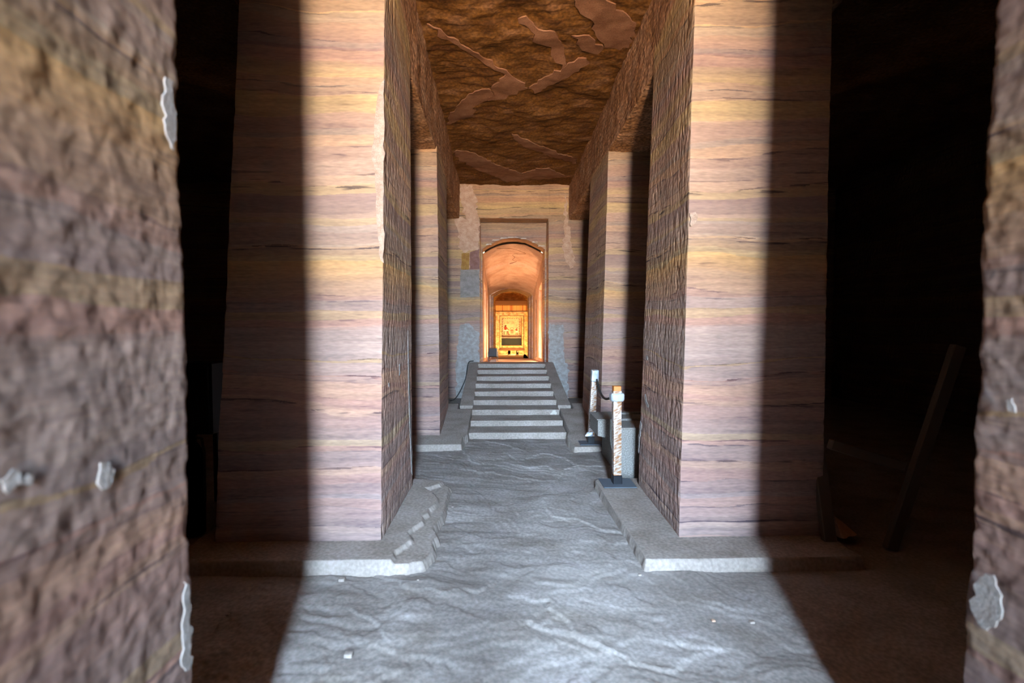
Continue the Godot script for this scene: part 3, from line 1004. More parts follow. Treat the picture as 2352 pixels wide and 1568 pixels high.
func build_plinths() -> void:
	plinth("low stone plinth under the near left pillar, its inner edge broken", [-2.12, 3.19, -0.9, 3.19, -0.60, 3.18, -0.50, 3.22, -0.44, 3.42, -0.48, 3.50, -0.44, 3.60, -0.50, 3.75, -0.455, 3.98, -0.45, 4.25, -0.45, 4.50, -0.455, 4.69, -0.53, 4.80, -0.82, 4.88, -2.12, 4.88],
		0.009, 0.016, func(_x, _d): return 0.072, [-2.5, 3.0, -0.66, 3.0, -0.70, 3.30, -0.62, 3.50, -0.66, 3.62, -0.60, 3.80, -0.57, 4.05, -0.52, 4.25, -0.56, 4.42, -0.68, 4.60, -0.55, 4.70, -0.56, 4.95, -2.5, 4.95], 0.03)
	plinth("low stone plinth under the near right pillar, with a clean straight edge", [0.945, 3.157, 2.40, 3.157, 2.40, 4.88, 1.0, 4.87, 0.94, 4.82, 0.93, 4.75, 0.94, 3.8], 0.012, 0.006, func(_x, _d): return 0.062)
	var slope := func(_x, d): return 0.055 + 0.105 * (d - 6.25)
	plinth("sloping stone plinth under the far left pillar, beside the foot of the stair", [-2.3, 6.27, -0.465, 6.265, -0.45, 6.55, -0.405, 6.68, -0.41, 7.93, -0.63, 7.93, -0.64, 8.25, -2.3, 8.25], 0.018, 0.008, slope)
	plinth("sloping stone plinth under the far right pillar, right of the foot of the stair", [0.94, 6.15, 2.9, 6.15, 2.9, 8.25, 1.18, 8.25, 1.18, 7.93, 0.965, 7.93, 0.95, 6.8, 0.90, 6.60], 0.018, 0.006, slope)


func block(c: PackedVector3Array, cell: float, rad: float, amp: float, s: float, mat: Material, called: String, parent: Node) -> MeshInstance3D:
	# a worn block whose texture follows its own place
	var g := Geo.new()
	rock_box([g, g], c, cell, rad, amp, Vector3(s, s * 0.3, 0))
	return commit([g], [mat], called, parent)


func build_stairs() -> void:
	var st := node("staircase")
	tag(st, "straight rock-cut stair of nine steps rising to the lit doorway", "stairs")
	var n := 9
	for k in n:
		var d := 6.84 + 0.43 * k
		var y := 0.0832 * k
		var half := 0.675 + 0.002 * k
		var xm := 0.265 + 0.001 * k
		block(corners(xm - half, xm + half, y - (0.08 if k == 0 else 0.03), y + 0.0832, d, minf(d + 0.50, 11.12)), 0.03, 0.009, 0.006, k * 3.1, M.slab, "step", st)
		# rock under the step
	block(corners(-0.40, 0.95, -0.1, 0.05, 7.3, 11.3), 0.2, 0.02, 0.0, 1.0, M.slab, "stair_core", st)
	for sgn in [-1, 1]:
		var x0 := -0.62 if sgn < 0 else 0.945
		var x1 := -0.405 if sgn < 0 else 1.16
		var c := corners(x0, x1, -0.1, 0.30, 7.95, 10.6)
		for i in [6, 7]:
			c[i] = P([x0, x1][i - 6], 0.762, 10.62)
		for i in [2, 3]:
			c[i] = P([x0, x1][i - 2], 0.275, 7.95)
		block(c, 0.04, 0.015, 0.008, 5.0 + sgn, M.slab, "side_ramp", st)
	var w := place(draped(ragged(poly([0.80, 0.175, 0.89, 0.17, 0.905, 0.20, 0.885, 0.238, 0.84, 0.236, 0.82, 0.20]), 0.02, 0.014, 4.0), 0.03, func(x: float, y: float, on: float) -> Vector3: return P(x, y, 7.70 - 0.008 * on)), M.white, "plaster_spot", st)
	w.set_meta("label", "white plaster spot on the third riser")


func cor(x: float, y: float, d: float) -> Vector3:
	# corridor space: x 0..1 across, y 0..1 from floor to springing, d as it is; the corridor sinks and shifts a little
	var t := (d - 11.1) / 5.4
	return P(lerpf(lerpf(-0.36, 1.03, x), lerpf(-0.30, 1.13, x), t), lerpf(lerpf(0.70, 3.22, y), lerpf(0.40, 2.54, y), t), d)


func cor_box(gs: Array, x0: float, x1: float, y0: float, y1: float, d0: float, d1: float, cell: float, s: float, amp := 0.012) -> void:
	var c := PackedVector3Array()
	for q in [[x0, y0, d0], [x1, y0, d0], [x0, y1, d0], [x1, y1, d0], [x0, y0, d1], [x1, y0, d1], [x0, y1, d1], [x1, y1, d1]]:
		c.append(cor(q[0], q[1], q[2]))
	rock_box(gs, c, cell, 0.012, amp, Vector3(s, 0, s))


const NICHE := [[12.3, 13.4], [14.2, 15.1]]


func build_corridor() -> void:
	var g := Geo.new()
	cor_box([g, g], -0.6, 1.6, -0.3, -0.0, 11.05, 18.4, 0.08, 1.0)
	struct(commit([g], [M.vault], "floor"), "corridor floor")
	for side in 2:
		g = Geo.new()
		var a := -0.55 if side == 0 else 1.0
		var b := 0.0 if side == 0 else 1.55
		var at := 11.55
		for nch in NICHE:
			cor_box([g, g], a, b, -0.1, 1.03, at, nch[0], 0.05, side * 3.0)
			cor_box([g, g], a, b, -0.1, 0.035, nch[0], nch[1], 0.05, side * 3.0 + 1.0)
			cor_box([g, g], a, b, 0.80, 1.03, nch[0], nch[1], 0.05, side * 3.0 + 2.0)
			cor_box([g, g], a if side == 0 else b - 0.12, a + 0.12 if side == 0 else b, -0.1, 1.03, nch[0] - 0.05, nch[1] + 0.05, 0.05, side * 3.0 + 3.0)
			at = nch[1]
		cor_box([g, g], a, b, -0.1, 1.03, at, 16.55, 0.05, side * 3.0 + 4.0)
		struct(commit([g], [M.vault], "wall_left" if side == 0 else "wall_right"), "corridor wall with statue niches")
	# vault
	g = Geo.new()
	var nu := 26
	var nv := 80
	for shell in 2:
		var pos := PackedVector3Array()
		var uvs := PackedVector2Array()
		for j in nv + 1:
			var d := lerpf(11.55, 16.6, float(j) / nv)
			for i in nu + 1:
				var u := lerpf(-1.0, 1.0, float(i) / nu)
				var p := cor(0.5 + 0.5 * u, 1.0, d)
				p.y += 0.235 * (1.0 - u * u) + 0.012 * broad.get_noise_2d(u * 1.5, d * 1.6) + 0.007 * mid.get_noise_2d(u + 0.5 * d, d * 0.8)
				# a drop in the vault part of the way along
				p.y -= 0.05 * smoothstep(13.2, 13.35, d)
				if shell == 1:
					p.y += 0.3
				pos.append(p)
				uvs.append(Vector2(u, d) / T)
		add_grid(g, nu, nv, pos, uvs, Vector3(0, -1.0 if shell == 0 else 1.0, 0))
	var vault := struct(commit([g], [M.vault], "ceiling"), "shallow vaulted ceiling of the corridor, with a crack")
	var line := PackedVector3Array()
	for q in [[-0.55, 11.7], [-0.3, 11.85], [0.0, 12.0], [0.3, 12.15], [0.45, 12.25], [0.25, 12.4], [0.05, 12.45], [0.0, 12.6], [0.08, 12.75], [0.0, 13.0], [0.15, 13.15], [-0.1, 13.3]]:
		var p := cor(0.5 + 0.5 * q[0], 1.0, q[1])
		p.y += 0.235 * (1.0 - q[0] * q[0]) + 0.012 * broad.get_noise_2d(q[0] * 1.5, q[1] * 1.6) + 0.007 * mid.get_noise_2d(q[0] + 0.5 * q[1], q[1] * 0.8) - 0.05 * smoothstep(13.2, 13.35, q[1])
		line.append(p)
	place(tube(smooth(line, 4), 0.006), M.shrine_brown, "crack", vault)
	# end of the corridor: an arched doorway, then the chamber
	var gs := [Geo.new(), Geo.new()]
	lunette(gs[0], gs[1], -0.9, 1.8, -0.235, 1.10, 2.50, 2.72, 3.9, 16.5, 18.0)
	lunette(gs[0], gs[1], -0.9, 1.8, -0.18, 1.09, 2.50, 2.72, 3.9, 17.9, 18.3)
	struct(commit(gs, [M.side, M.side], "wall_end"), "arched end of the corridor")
	for side in 2:
		var jamb := Geo.new()
		var x0 := -0.9 if side == 0 else 1.06
		var x1 := -0.175 if side == 0 else 2.0
		rock_box([jamb, jamb], corners(x0, x1, -0.3, 3.2, 17.3, 18.3), 0.08, 0.01, 0.008, Vector3(side, 7, 0))
		struct(commit([jamb], [M.side], "trim_1"), "dark jamb of the inner doorway")
	for side in 2:
		for nch in NICHE.slice(0, 1 if side == 1 else 2):
			var p := cor(-0.20 if side == 0 else 1.20, 0.035, (nch[0] + nch[1]) / 2.0 - 0.2)
			niche_lamp(p, nch, side)


func niche_lamp(p: Vector3, nch: Array, side: int) -> void:
	var o := node("uplight", self, p)
	tag(o, "small warm uplight on the floor of the %s %s niche of the corridor" % ["nearer" if nch[0] < 13.0 else "farther", "left" if side == 0 else "right"], "lamp")
	place(lathe([[0.0, 0.0], [0.06, 0.0], [0.06, 0.02], [0.045, 0.03], [0.05, 0.11], [0.055, 0.115], [0.05, 0.118], [0.045, 0.10]]), M.black, "housing", o)
	place(lathe([[0.0, 0.11], [0.044, 0.11], [0.03, 0.118], [0.0, 0.12]].slice(1)), M.glow, "lens", o)
	var l := OmniLight3D.new()
	l.name = "niche_light"
	l.light_color = Color(1.0, 0.83, 0.66)
	l.light_energy = 5.5 if side == 1 else 3.6
	l.light_size = 0.05
	l.omni_range = 30.0
	l.omni_attenuation = 2.0
	l.shadow_enabled = true
	l.position = Vector3(0, 0.17, 0)
	o.add_child(l)


func build_shrine() -> void:
	# chamber shell
	var g := Geo.new()
	var fl := corners(-3.5, 4.5, -0.5, 0.3, 18.2, 26.6)
	for i in [6, 7]:
		fl[i].y = -0.12
	rock_box([g, g], fl, 0.2, 0.01, 0.01, Vector3(1, 0, 0))
	struct(commit([g], [M.vault], "floor"), "chamber floor")
	g = Geo.new()
	rock_box([g, g], corners(-3.5, 4.5, -0.5, 4.2, 26.0, 26.6), 0.06, 0.02, 0.05, Vector3(4, 0, 0), [4])
	struct(commit([g], [M.amber, ], "wall_back"), "rough lit wall of the chamber")
	g = Geo.new()
	rock_box([g, g], corners(-3.5, 4.5, 3.6, 4.2, 18.2, 26.6), 0.2, 0.02, 0.05, Vector3(5, 0, 0))
	rock_box([g, g], corners(-4.0, -3.0, -0.5, 4.2, 18.2, 26.6), 0.2, 0.02, 0.05, Vector3(6, 0, 0))
	rock_box([g, g], corners(4.0, 5.0, -0.5, 4.2, 18.2, 26.6), 0.2, 0.02, 0.05, Vector3(7, 0, 0))
	rock_box([g, g], corners(-4.0, -0.8, -0.5, 4.2, 18.0, 18.4), 0.2, 0.02, 0.02, Vector3(8, 0, 0))
	rock_box([g, g], corners(1.7, 5.0, -0.5, 4.2, 18.0, 18.4), 0.2, 0.02, 0.02, Vector3(9, 0, 0))
	rock_box([g, g], corners(-1.0, 2.0, 3.0, 4.2, 18.0, 18.4), 0.2, 0.02, 0.02, Vector3(10, 0, 0))
	struct(commit([g], [M.amber], "wall_side"), "walls and ceiling of the chamber")
	# shrine: nested frames round a recess with the painted panel and a dark glazed gap below it
	var s := node("shrine", self, P(0.66, 0.0, 26.0))
	tag(s, "painted stone shrine with stepped frames at the far end of the axis", "shrine")
	var fr := func(x0, x1, y0, y1, wl, wt, wb, z0, z1, called, mat):
		var parts := [[x0, x0 + wl, y0, y1], [x1 - wl, x1, y0, y1], [x0 + wl, x1 - wl, y1 - wt, y1], [x0 + wl, x1 - wl, y0, y0 + wb]]
		for q in parts:
			if q[3] - q[2] > 0.001:
				place(bevel_box(Vector3(q[1] - q[0], q[3] - q[2], z1 - z0), 0.012), mat, called, s, Vector3((q[0] + q[1]) / 2.0 - 0.66, (q[2] + q[3]) / 2.0, (z0 + z1) / 2.0))
	fr.call(-0.19, 1.54, 0.16, 2.20, 0.06, 0.06, 0.06, -0.2, 0.40, "border", M.shrine_brown)
	fr.call(0.02, 1.33, 0.25, 1.98, 0.06, 0.06, 0.06, -0.2, 0.50, "inner_border", M.shrine_brown)
	fr.call(-0.15, 1.50, 0.18, 2.15, 0.20, 0.20, 0.10, -0.2, 0.55, "outer_frame", M.shrine)
	fr.call(0.05, 1.30, 0.28, 1.95, 0.10, 0.12, 0.12, -0.2, 0.42, "inner_frame", M.shrine_light)
	place(bevel_box(Vector3(1.06, 1.5, 0.1), 0.01), M.shrine, "recess_back", s, Vector3(-0.005, 1.1, -0.02))
	place(bevel_box(Vector3(0.90, 0.92, 0.03), 0.004), M.panel, "painted_panel", s, Vector3(-0.022, 1.36, 0.06))
	place(bevel_box(Vector3(1.05, 0.06, 0.12), 0.008), M.shrine_brown, "panel_sill", s, Vector3(-0.005, 0.875, 0.12))
	place(bevel_box(Vector3(1.05, 0.028, 0.14), 0.006), M.white, "white_bar", s, Vector3(-0.005, 0.815, 0.12))
	place(bevel_box(Vector3(1.05, 0.35, 0.04), 0.006), M.green, "dark_pane", s, Vector3(-0.005, 0.60, 0.06))
	place(bevel_box(Vector3(1.25, 0.10, 0.60), 0.015), M.shrine_brown, "foot_sill", s, Vector3(0.01, 0.22, 0.36))
	place(bevel_box(Vector3(1.62, 0.30, 0.55), 0.03), M.stripes, "striped_cornice", s, Vector3(0.0, 2.33, 0.20))
	place(bevel_box(Vector3(1.66, 0.24, 0.85), 0.04), M.shrine_brown, "soffit_band", s, Vector3(-0.02, 2.60, 0.25))  # brown box whose colour stands in for a shadowed recess underside
	place(bevel_box(Vector3(1.72, 0.40, 0.6), 0.03), M.shrine, "base", s, Vector3(0.0, 0.0, 0.2))
	var ledge := block(corners(-0.9, 1.26, -0.3, 0.02, 23.6, 25.2), 0.06, 0.02, 0.01, 4.0, M.vault, "step_block", self)
	tag(ledge, "low beige stone step in front of the painted shrine", "step")
	for k in 2:
		var x: float = [0.52, 0.91][k]
		var o := node("floor_spotlight", self, P(x, 0.03, 24.3))
		tag(o, ["small black spotlight on the low step, left one of two", "small black spotlight on the low step, right one of two with the white housing"][k], "lamp")
		place(bevel_box(Vector3(0.14, 0.03, 0.1), 0.006), M.black, "foot", o, Vector3(0, 0.015, 0))
		place(lathe([[0.0, -0.07], [0.05, -0.07], [0.075, 0.07], [0.065, 0.075], [0.06, 0.05]]), M.white if k == 1 else M.black, "housing", o, Vector3(0, 0.10, 0), Vector3(-1.0, 0, 0))
		place(lathe([[0.062, 0.055], [0.03, 0.062], [0.001, 0.064]]), M.glow, "lens", o, Vector3(0, 0.10, 0), Vector3(-1.0, 0, 0))
		var l := OmniLight3D.new()
		l.name = "spot_light"
		l.light_color = Color(1.0, 0.82, 0.50)
		l.light_energy = 1.6
		l.light_size = 0.06
		l.omni_range = 30.0
		l.shadow_enabled = true
		l.position = Vector3(0, 0.2, -0.12)
		o.add_child(l)
		var c := PackedVector3Array()
		for i in 14:
			var t := i / 13.0
			c.append(P(x - 0.1 * sin(t * 3.0) - 0.05 * t, lerpf(0.04, 0.035, t) - maxf(0.0, t - 0.6) * 0.6, 24.25 - t * 0.9))
		tag(place(tube(c, 0.008), M.black, "cable", self), ["thin black cable trailing from the left spotlight down the low step", "thin black cable trailing from the right spotlight down the low step"][k], "cable")
	for q in [[-1.9, 21.5, "left"], [3.0, 21.5, "right"]]:
		var o := node("floodlight", self, P(q[0], 0.15, q[1]))
		tag(o, "warm floodlight hidden at the %s side of the chamber" % q[2], "lamp")
		place(bevel_box(Vector3(0.3, 0.22, 0.12), 0.01), M.black, "housing", o, Vector3(0, 0.25, 0))
		place(bevel_box(Vector3(0.05, 0.25, 0.05), 0.005), M.black, "stand", o, Vector3(0, 0.1, 0))
		place(bevel_box(Vector3(0.26, 0.18, 0.02), 0.004), M.glow, "lens", o, Vector3(0, 0.25, -0.065))
		var l := OmniLight3D.new()
		l.name = "flood_light"
		l.light_color = Color(1.0, 0.82, 0.50)
		l.light_energy = 12.0
		l.light_size = 0.15
		l.omni_range = 40.0
		l.shadow_enabled = true
		l.position = Vector3(0, 0.25, -0.2)
		o.add_child(l)


func build_things() -> void:
	barrier_post("barrier_post", "wooden barrier post wrapped in clear film, nearest of the two, bare wood at its top", P(1.125, 0.064, 4.69), P(1.117, 1.0, 4.69), 0.078, true)
	barrier_post("barrier_post", "wooden barrier post wrapped in clear film, farther and leaning, against the far pillar", P(1.175, 0.062, 6.32), P(1.225, 0.99, 6.32), 0.078, false)
	var rope := PackedVector3Array()
	for i in 25:
		var t := i / 24.0
		var p := P(1.245, 0.885, 6.30).lerp(P(1.09, 0.90, 4.72), t)
		p.y -= 0.62 * t * (1.0 - t) * (1.0 - 0.35 * t)
		rope.append(p)
	tag(place(tube(rope, 0.013), M.rope, "rope", self), "dark grey rope sagging between the two wrapped posts", "rope")
	stone_table()
	# in the dark aisles
	var ex := node("fire_extinguisher", self, P(-2.30, 0.0, 3.80))
	tag(ex, "red fire extinguisher standing in the dark beside the left pillar", "extinguisher")
	place(lathe([[0.0, 0.0], [0.068, 0.0], [0.075, 0.01], [0.075, 0.56], [0.068, 0.62], [0.045, 0.67], [0.022, 0.70], [0.022, 0.72], [0.0, 0.72]]), M.red, "cylinder", ex)
	place(lathe([[0.0, 0.71], [0.026, 0.71], [0.026, 0.76], [0.012, 0.77], [0.0, 0.77]]), M.black, "valve", ex)
	place(bevel_box(Vector3(0.03, 0.018, 0.14), 0.004), M.black, "lever", ex, Vector3(0, 0.785, 0.04), Vector3(0.2, 0, 0))
	place(tube(PackedVector3Array([Vector3(0.02, 0.74, 0), Vector3(0.08, 0.73, 0.02), Vector3(0.1, 0.62, 0.03), Vector3(0.09, 0.4, 0.02), Vector3(0.085, 0.25, 0.01)]), 0.011), M.black, "hose", ex)
	var cb := node("cabinet", self, P(-2.72, 0.0, 4.5))
	tag(cb, "black metal cabinet in the dark aisle left of the left pillar", "cabinet")
	place(bevel_box(Vector3(0.5, 0.62, 0.28), 0.01), M.black, "body", cb, Vector3(0, 0.94, 0))
	place(bevel_box(Vector3(0.46, 0.58, 0.02), 0.006), M.black, "door", cb, Vector3(0, 0.94, 0.15))
	for sx in [-1, 1]:
		place(bevel_box(Vector3(0.04, 0.64, 0.04), 0.005), M.black, "leg", cb, Vector3(sx * 0.2, 0.32, 0))
	var ch := block(PackedVector3Array([P(2.43, 0.06, 3.42), P(2.60, 0.06, 3.50), P(2.425, 0.20, 3.50), P(2.53, 0.13, 3.54), P(2.42, 0.06, 3.56), P(2.62, 0.06, 3.60), P(2.425, 0.21, 3.58), P(2.55, 0.12, 3.60)]), 0.02, 0.012, 0.01, 7.0, M.plaster, "stone_chunk", self)
	tag(ch, "small pale chunk of stone on the floor beside the right pillar", "stone")
	var fr := node("timber_frame", self, P(2.95, 0.0, 3.4))
	tag(fr, "old timber frame leaning in the dark right aisle", "frame")
	place(bevel_box(Vector3(0.09, 1.5, 0.05), 0.006), M.timber, "upright", fr, Vector3(0.03, 0.72, 0.0), Vector3(0, 0, -0.30))
	place(bevel_box(Vector3(0.55, 0.07, 0.05), 0.006), M.timber, "rail", fr, Vector3(-0.40, 0.68, 0.03), Vector3(0, 0, -0.30))
	place(bevel_box(Vector3(0.09, 1.2, 0.05), 0.006), M.timber, "upright", fr, Vector3(-0.62, 0.59, -0.15), Vector3(-0.25, 0, 0))
	# in the doorway at the top of the stair
	var fl := node("floodlight", self, P(-0.135, 0.66, 12.2))
	tag(fl, "black boxy floodlight on the floor inside the lit doorway, left", "lamp")
	place(bevel_box(Vector3(0.215, 0.22, 0.10), 0.012), M.black, "housing", fl, Vector3(0, 0.20, 0), Vector3(-0.15, 0, 0))
	place(bevel_box(Vector3(0.185, 0.19, 0.01), 0.004), M.dark_glass, "front_pane", fl, Vector3(0, 0.205, 0.056), Vector3(-0.15, 0, 0))
	for sx in [-1, 1]:
		place(bevel_box(Vector3(0.018, 0.24, 0.05), 0.003), M.black, "bracket", fl, Vector3(sx * 0.115, 0.11, 0))
	place(bevel_box(Vector3(0.25, 0.018, 0.16), 0.004), M.black, "foot", fl, Vector3(0, 0.009, 0))
	var rag := block(PackedVector3Array([P(-0.235, 0.66, 11.45), P(-0.07, 0.66, 11.45), P(-0.18, 0.735, 11.5), P(-0.05, 0.725, 11.5), P(-0.23, 0.66, 11.65), P(-0.03, 0.66, 11.65), P(-0.16, 0.74, 11.6), P(-0.05, 0.75, 11.6)]), 0.012, 0.02, 0.03, 17.0, M.plaster, "rock_lump", self)
	tag(rag, "pinkish lump of rock in front of the black floodlight", "stone")
	var dish := node("round_lamp", self, P(0.93, 0.28, 17.2))
	tag(dish, "dark round lamp on the floor at the right of the inner doorway", "lamp")
	place(lathe([[0.0, -0.06], [0.06, -0.05], [0.11, 0.0], [0.115, 0.04], [0.10, 0.045], [0.0, 0.03]]), M.black, "shade", dish, Vector3(0, 0.11, 0), Vector3(0.5, 0, -0.8))
	place(bevel_box(Vector3(0.1, 0.03, 0.1), 0.006), M.black, "foot", dish, Vector3(0, 0.02, 0))
	# cable down the left of the stair
	var cab := PackedVector3Array()
	for q in [[-0.40, 0.79, 11.0], [-0.46, 0.78, 10.75], [-0.55, 0.785, 10.56], [-0.62, 0.77, 10.5], [-0.655, 0.66, 10.5], [-0.68, 0.48, 10.52], [-0.74, 0.30, 10.52], [-0.84, 0.10, 10.5], [-0.92, 0.0, 10.4], [-0.98, 0.0, 10.2]]:
		cab.append(P(q[0], q[1], q[2]))
	tag(place(tube(smooth(cab, 5), 0.011), M.rope, "cable", self), "dark cable running down the wall left of the stair", "cable")
	# pebbles on the floor
	rng.seed = 77
	var pb := [[-0.98, 3.10, 0.016], [-0.50, 3.06, 0.007], [0.90, 3.12, 0.009], [1.16, 2.62, 0.009], [1.36, 2.60, 0.012], [-0.72, 2.36, 0.018], [-0.40, 4.30, 0.009], [-1.5, 2.75, 0.010]]
	var where := ["at the broken plinth's front edge, largest", "in front of the broken plinth corner", "by the straight plinth's corner", "pale, on the lit floor at right", "dark, at the shadow's edge right", "on the rippled lower-left floor", "against the broken plinth's inner edge", "in the shadow left of the plinth front"]
	for k in pb.size():
		var q: Array = pb[k]
		var m := block(corners(q[0] - q[2], q[0] + q[2] * 1.1, -0.0, q[2] * 1.1, q[1] - q[2], q[1] + q[2] * 0.8), q[2] * 0.35, q[2] * 0.4, q[2] * 0.4, k * 2.0, M.plaster if k == 3 else M.slab, "pebble", self)
		m.position.y = floor_height(q[0], q[1]) - 0.002
		tag(m, "small stone chip " + where[k], "pebble", "stone chips on the floor")


func smooth(p: PackedVector3Array, n: int) -> PackedVector3Array:
	var c := Curve3D.new()
	for i in p.size():
		var t := (p[mini(i + 1, p.size() - 1)] - p[maxi(i - 1, 0)]) / 6.0
		c.add_point(p[i], -t, t)
	var out := PackedVector3Array()
	for i in p.size() - 1:
		for k in n:
			out.append(c.sample(i, float(k) / n))
	out.append(p[p.size() - 1])
	return out


func barrier_post(called: String, label: String, foot: Vector3, top: Vector3, w: float, bare: bool) -> void:
	var o := node(called, self, foot)
	tag(o, label, "post", "roped barrier posts")
	var lean := atan2(-(top.x - foot.x), top.y - foot.y)
	var h := top.y - foot.y
	place(bevel_box(Vector3(0.31, 0.008, 0.27), 0.002), M.plate, "base_plate", o, Vector3(0.005, 0.005, 0.0))
	var up := node("leaning_part", o)
	up.rotation.z = lean
	for q in [["socket", Vector3(w + 0.006, 0.085, w + 0.006), 0.048, M.socket], ["post", Vector3(w - 0.006, h - 0.02, w - 0.006), h / 2.0 + 0.01, M.wood]]:
		place(bevel_box(q[1], 0.004), q[3], q[0], o, Vector3(-sin(lean) * q[2], cos(lean) * q[2], 0), Vector3(0, 0, lean))
	o.remove_child(up)
	up.free()
	# crumpled clear film wound round the post
	var g := Geo.new()
	var y1 := h - (0.045 if bare else -0.006)
	var c := PackedVector3Array()
	for i in 8:
		c.append(Vector3((-0.5 if not i & 1 else 0.5) * w, 0.092 if not i & 2 else y1, (0.5 if not i & 4 else -0.5) * w))
	rock_box([g, g], c, 0.009, 0.006, 0.003, foot * 9.0)
	for i in g.uv.size():
		g.uv[i] = Vector2((g.v[i].x + g.v[i].z) * 4.0, g.v[i].y * 1.0)
	var film := commit([g], [M.film], "film_wrap", o)
	film.rotation.z = lean
	# the knot of film and rope near the top
	var k := Geo.new()
	var ky := h - 0.11
	if bare:
		var kc := PackedVector3Array()
		for i in 8:
			kc.append(Vector3(-0.062 if not i & 1 else 0.066, ky - 0.035 if not i & 2 else ky + 0.045, 0.052 if not i & 4 else -0.055))
		rock_box([k, k], kc, 0.008, 0.032, 0.012, foot * 5.0)
	else:
		var kc := PackedVector3Array()
		for i in 8:
			kc.append(Vector3(-0.044 if not i & 1 else 0.046, ky - 0.03 if not i & 2 else ky + 0.118, 0.046 if not i & 4 else -0.046))
		rock_box([k, k], kc, 0.008, 0.02, 0.008, foot * 5.0)
	commit([k], [M.film_pale], "film_knot", o).rotation.z = lean
	if not bare:
		var t := Geo.new()
		rock_box([t, t], PackedVector3Array([Vector3(-0.085, 0.092, 0.05), Vector3(0.02, 0.085, 0.05), Vector3(-0.04, 0.15, 0.03), Vector3(0.02, 0.15, 0.045), Vector3(-0.08, 0.092, -0.02), Vector3(0.02, 0.085, -0.02), Vector3(-0.04, 0.14, -0.02), Vector3(0.02, 0.14, -0.02)]), 0.008, 0.008, 0.01, foot * 3.0)
		commit([t], [M.film_pale], "loose_film", o)


func stone_table() -> void:
	var o := node("stone_table", self, P(1.7, 0.0, 5.55))
	tag(o, "grey granite offering table with a curved spout, behind the near roped post", "table")
	var at := Vector3(1.7, 0, -5.55)
	var c := corners(1.258, 2.1, -0.02, 0.50, 5.06, 6.03)
	for i in 8:
		c[i] -= at
	block(c, 0.03, 0.008, 0.004, 2.0, M.granite, "body", o)
	# raised rims on the top, with a shallow basin between them
	for q in [[1.262, 2.1, 0.495, 0.518, 5.07, 5.16], [1.262, 1.34, 0.495, 0.518, 5.16, 6.02], [1.36, 2.05, 0.495, 0.52, 5.55, 5.60], [1.34, 2.1, 0.495, 0.518, 5.93, 6.02]]:
		var r := corners(q[0], q[1], q[2], q[3], q[4], q[5])
		for i in 8:
			r[i] -= at
		block(r, 0.04, 0.006, 0.002, 3.0, M.granite, "rim", o)
	# the spout over the aisle: a lip with a hollow underside, swept back in depth
	var prof := PackedVector2Array([Vector2(1.10, 0.515), Vector2(1.098, 0.335), Vector2(1.13, 0.325), Vector2(1.18, 0.312), Vector2(1.215, 0.292), Vector2(1.236, 0.262), Vector2(1.248, 0.215), Vector2(1.255, 0.16), Vector2(1.268, 0.13), Vector2(1.30, 0.12), Vector2(1.30, 0.515)])
	for i in prof.size():
		prof[i] -= Vector2(1.7, 0)
	var m := slab_mesh(prof, 0.45, 0.006)
	place(m, M.granite, "spout", o, Vector3(0, 0, -5.95 + 5.55))
	place(bevel_box(Vector3(0.20, 0.012, 0.47), 0.004), M.granite, "spout_rim", o, Vector3(1.19 - 1.7, 0.519, -5.73 + 5.55))


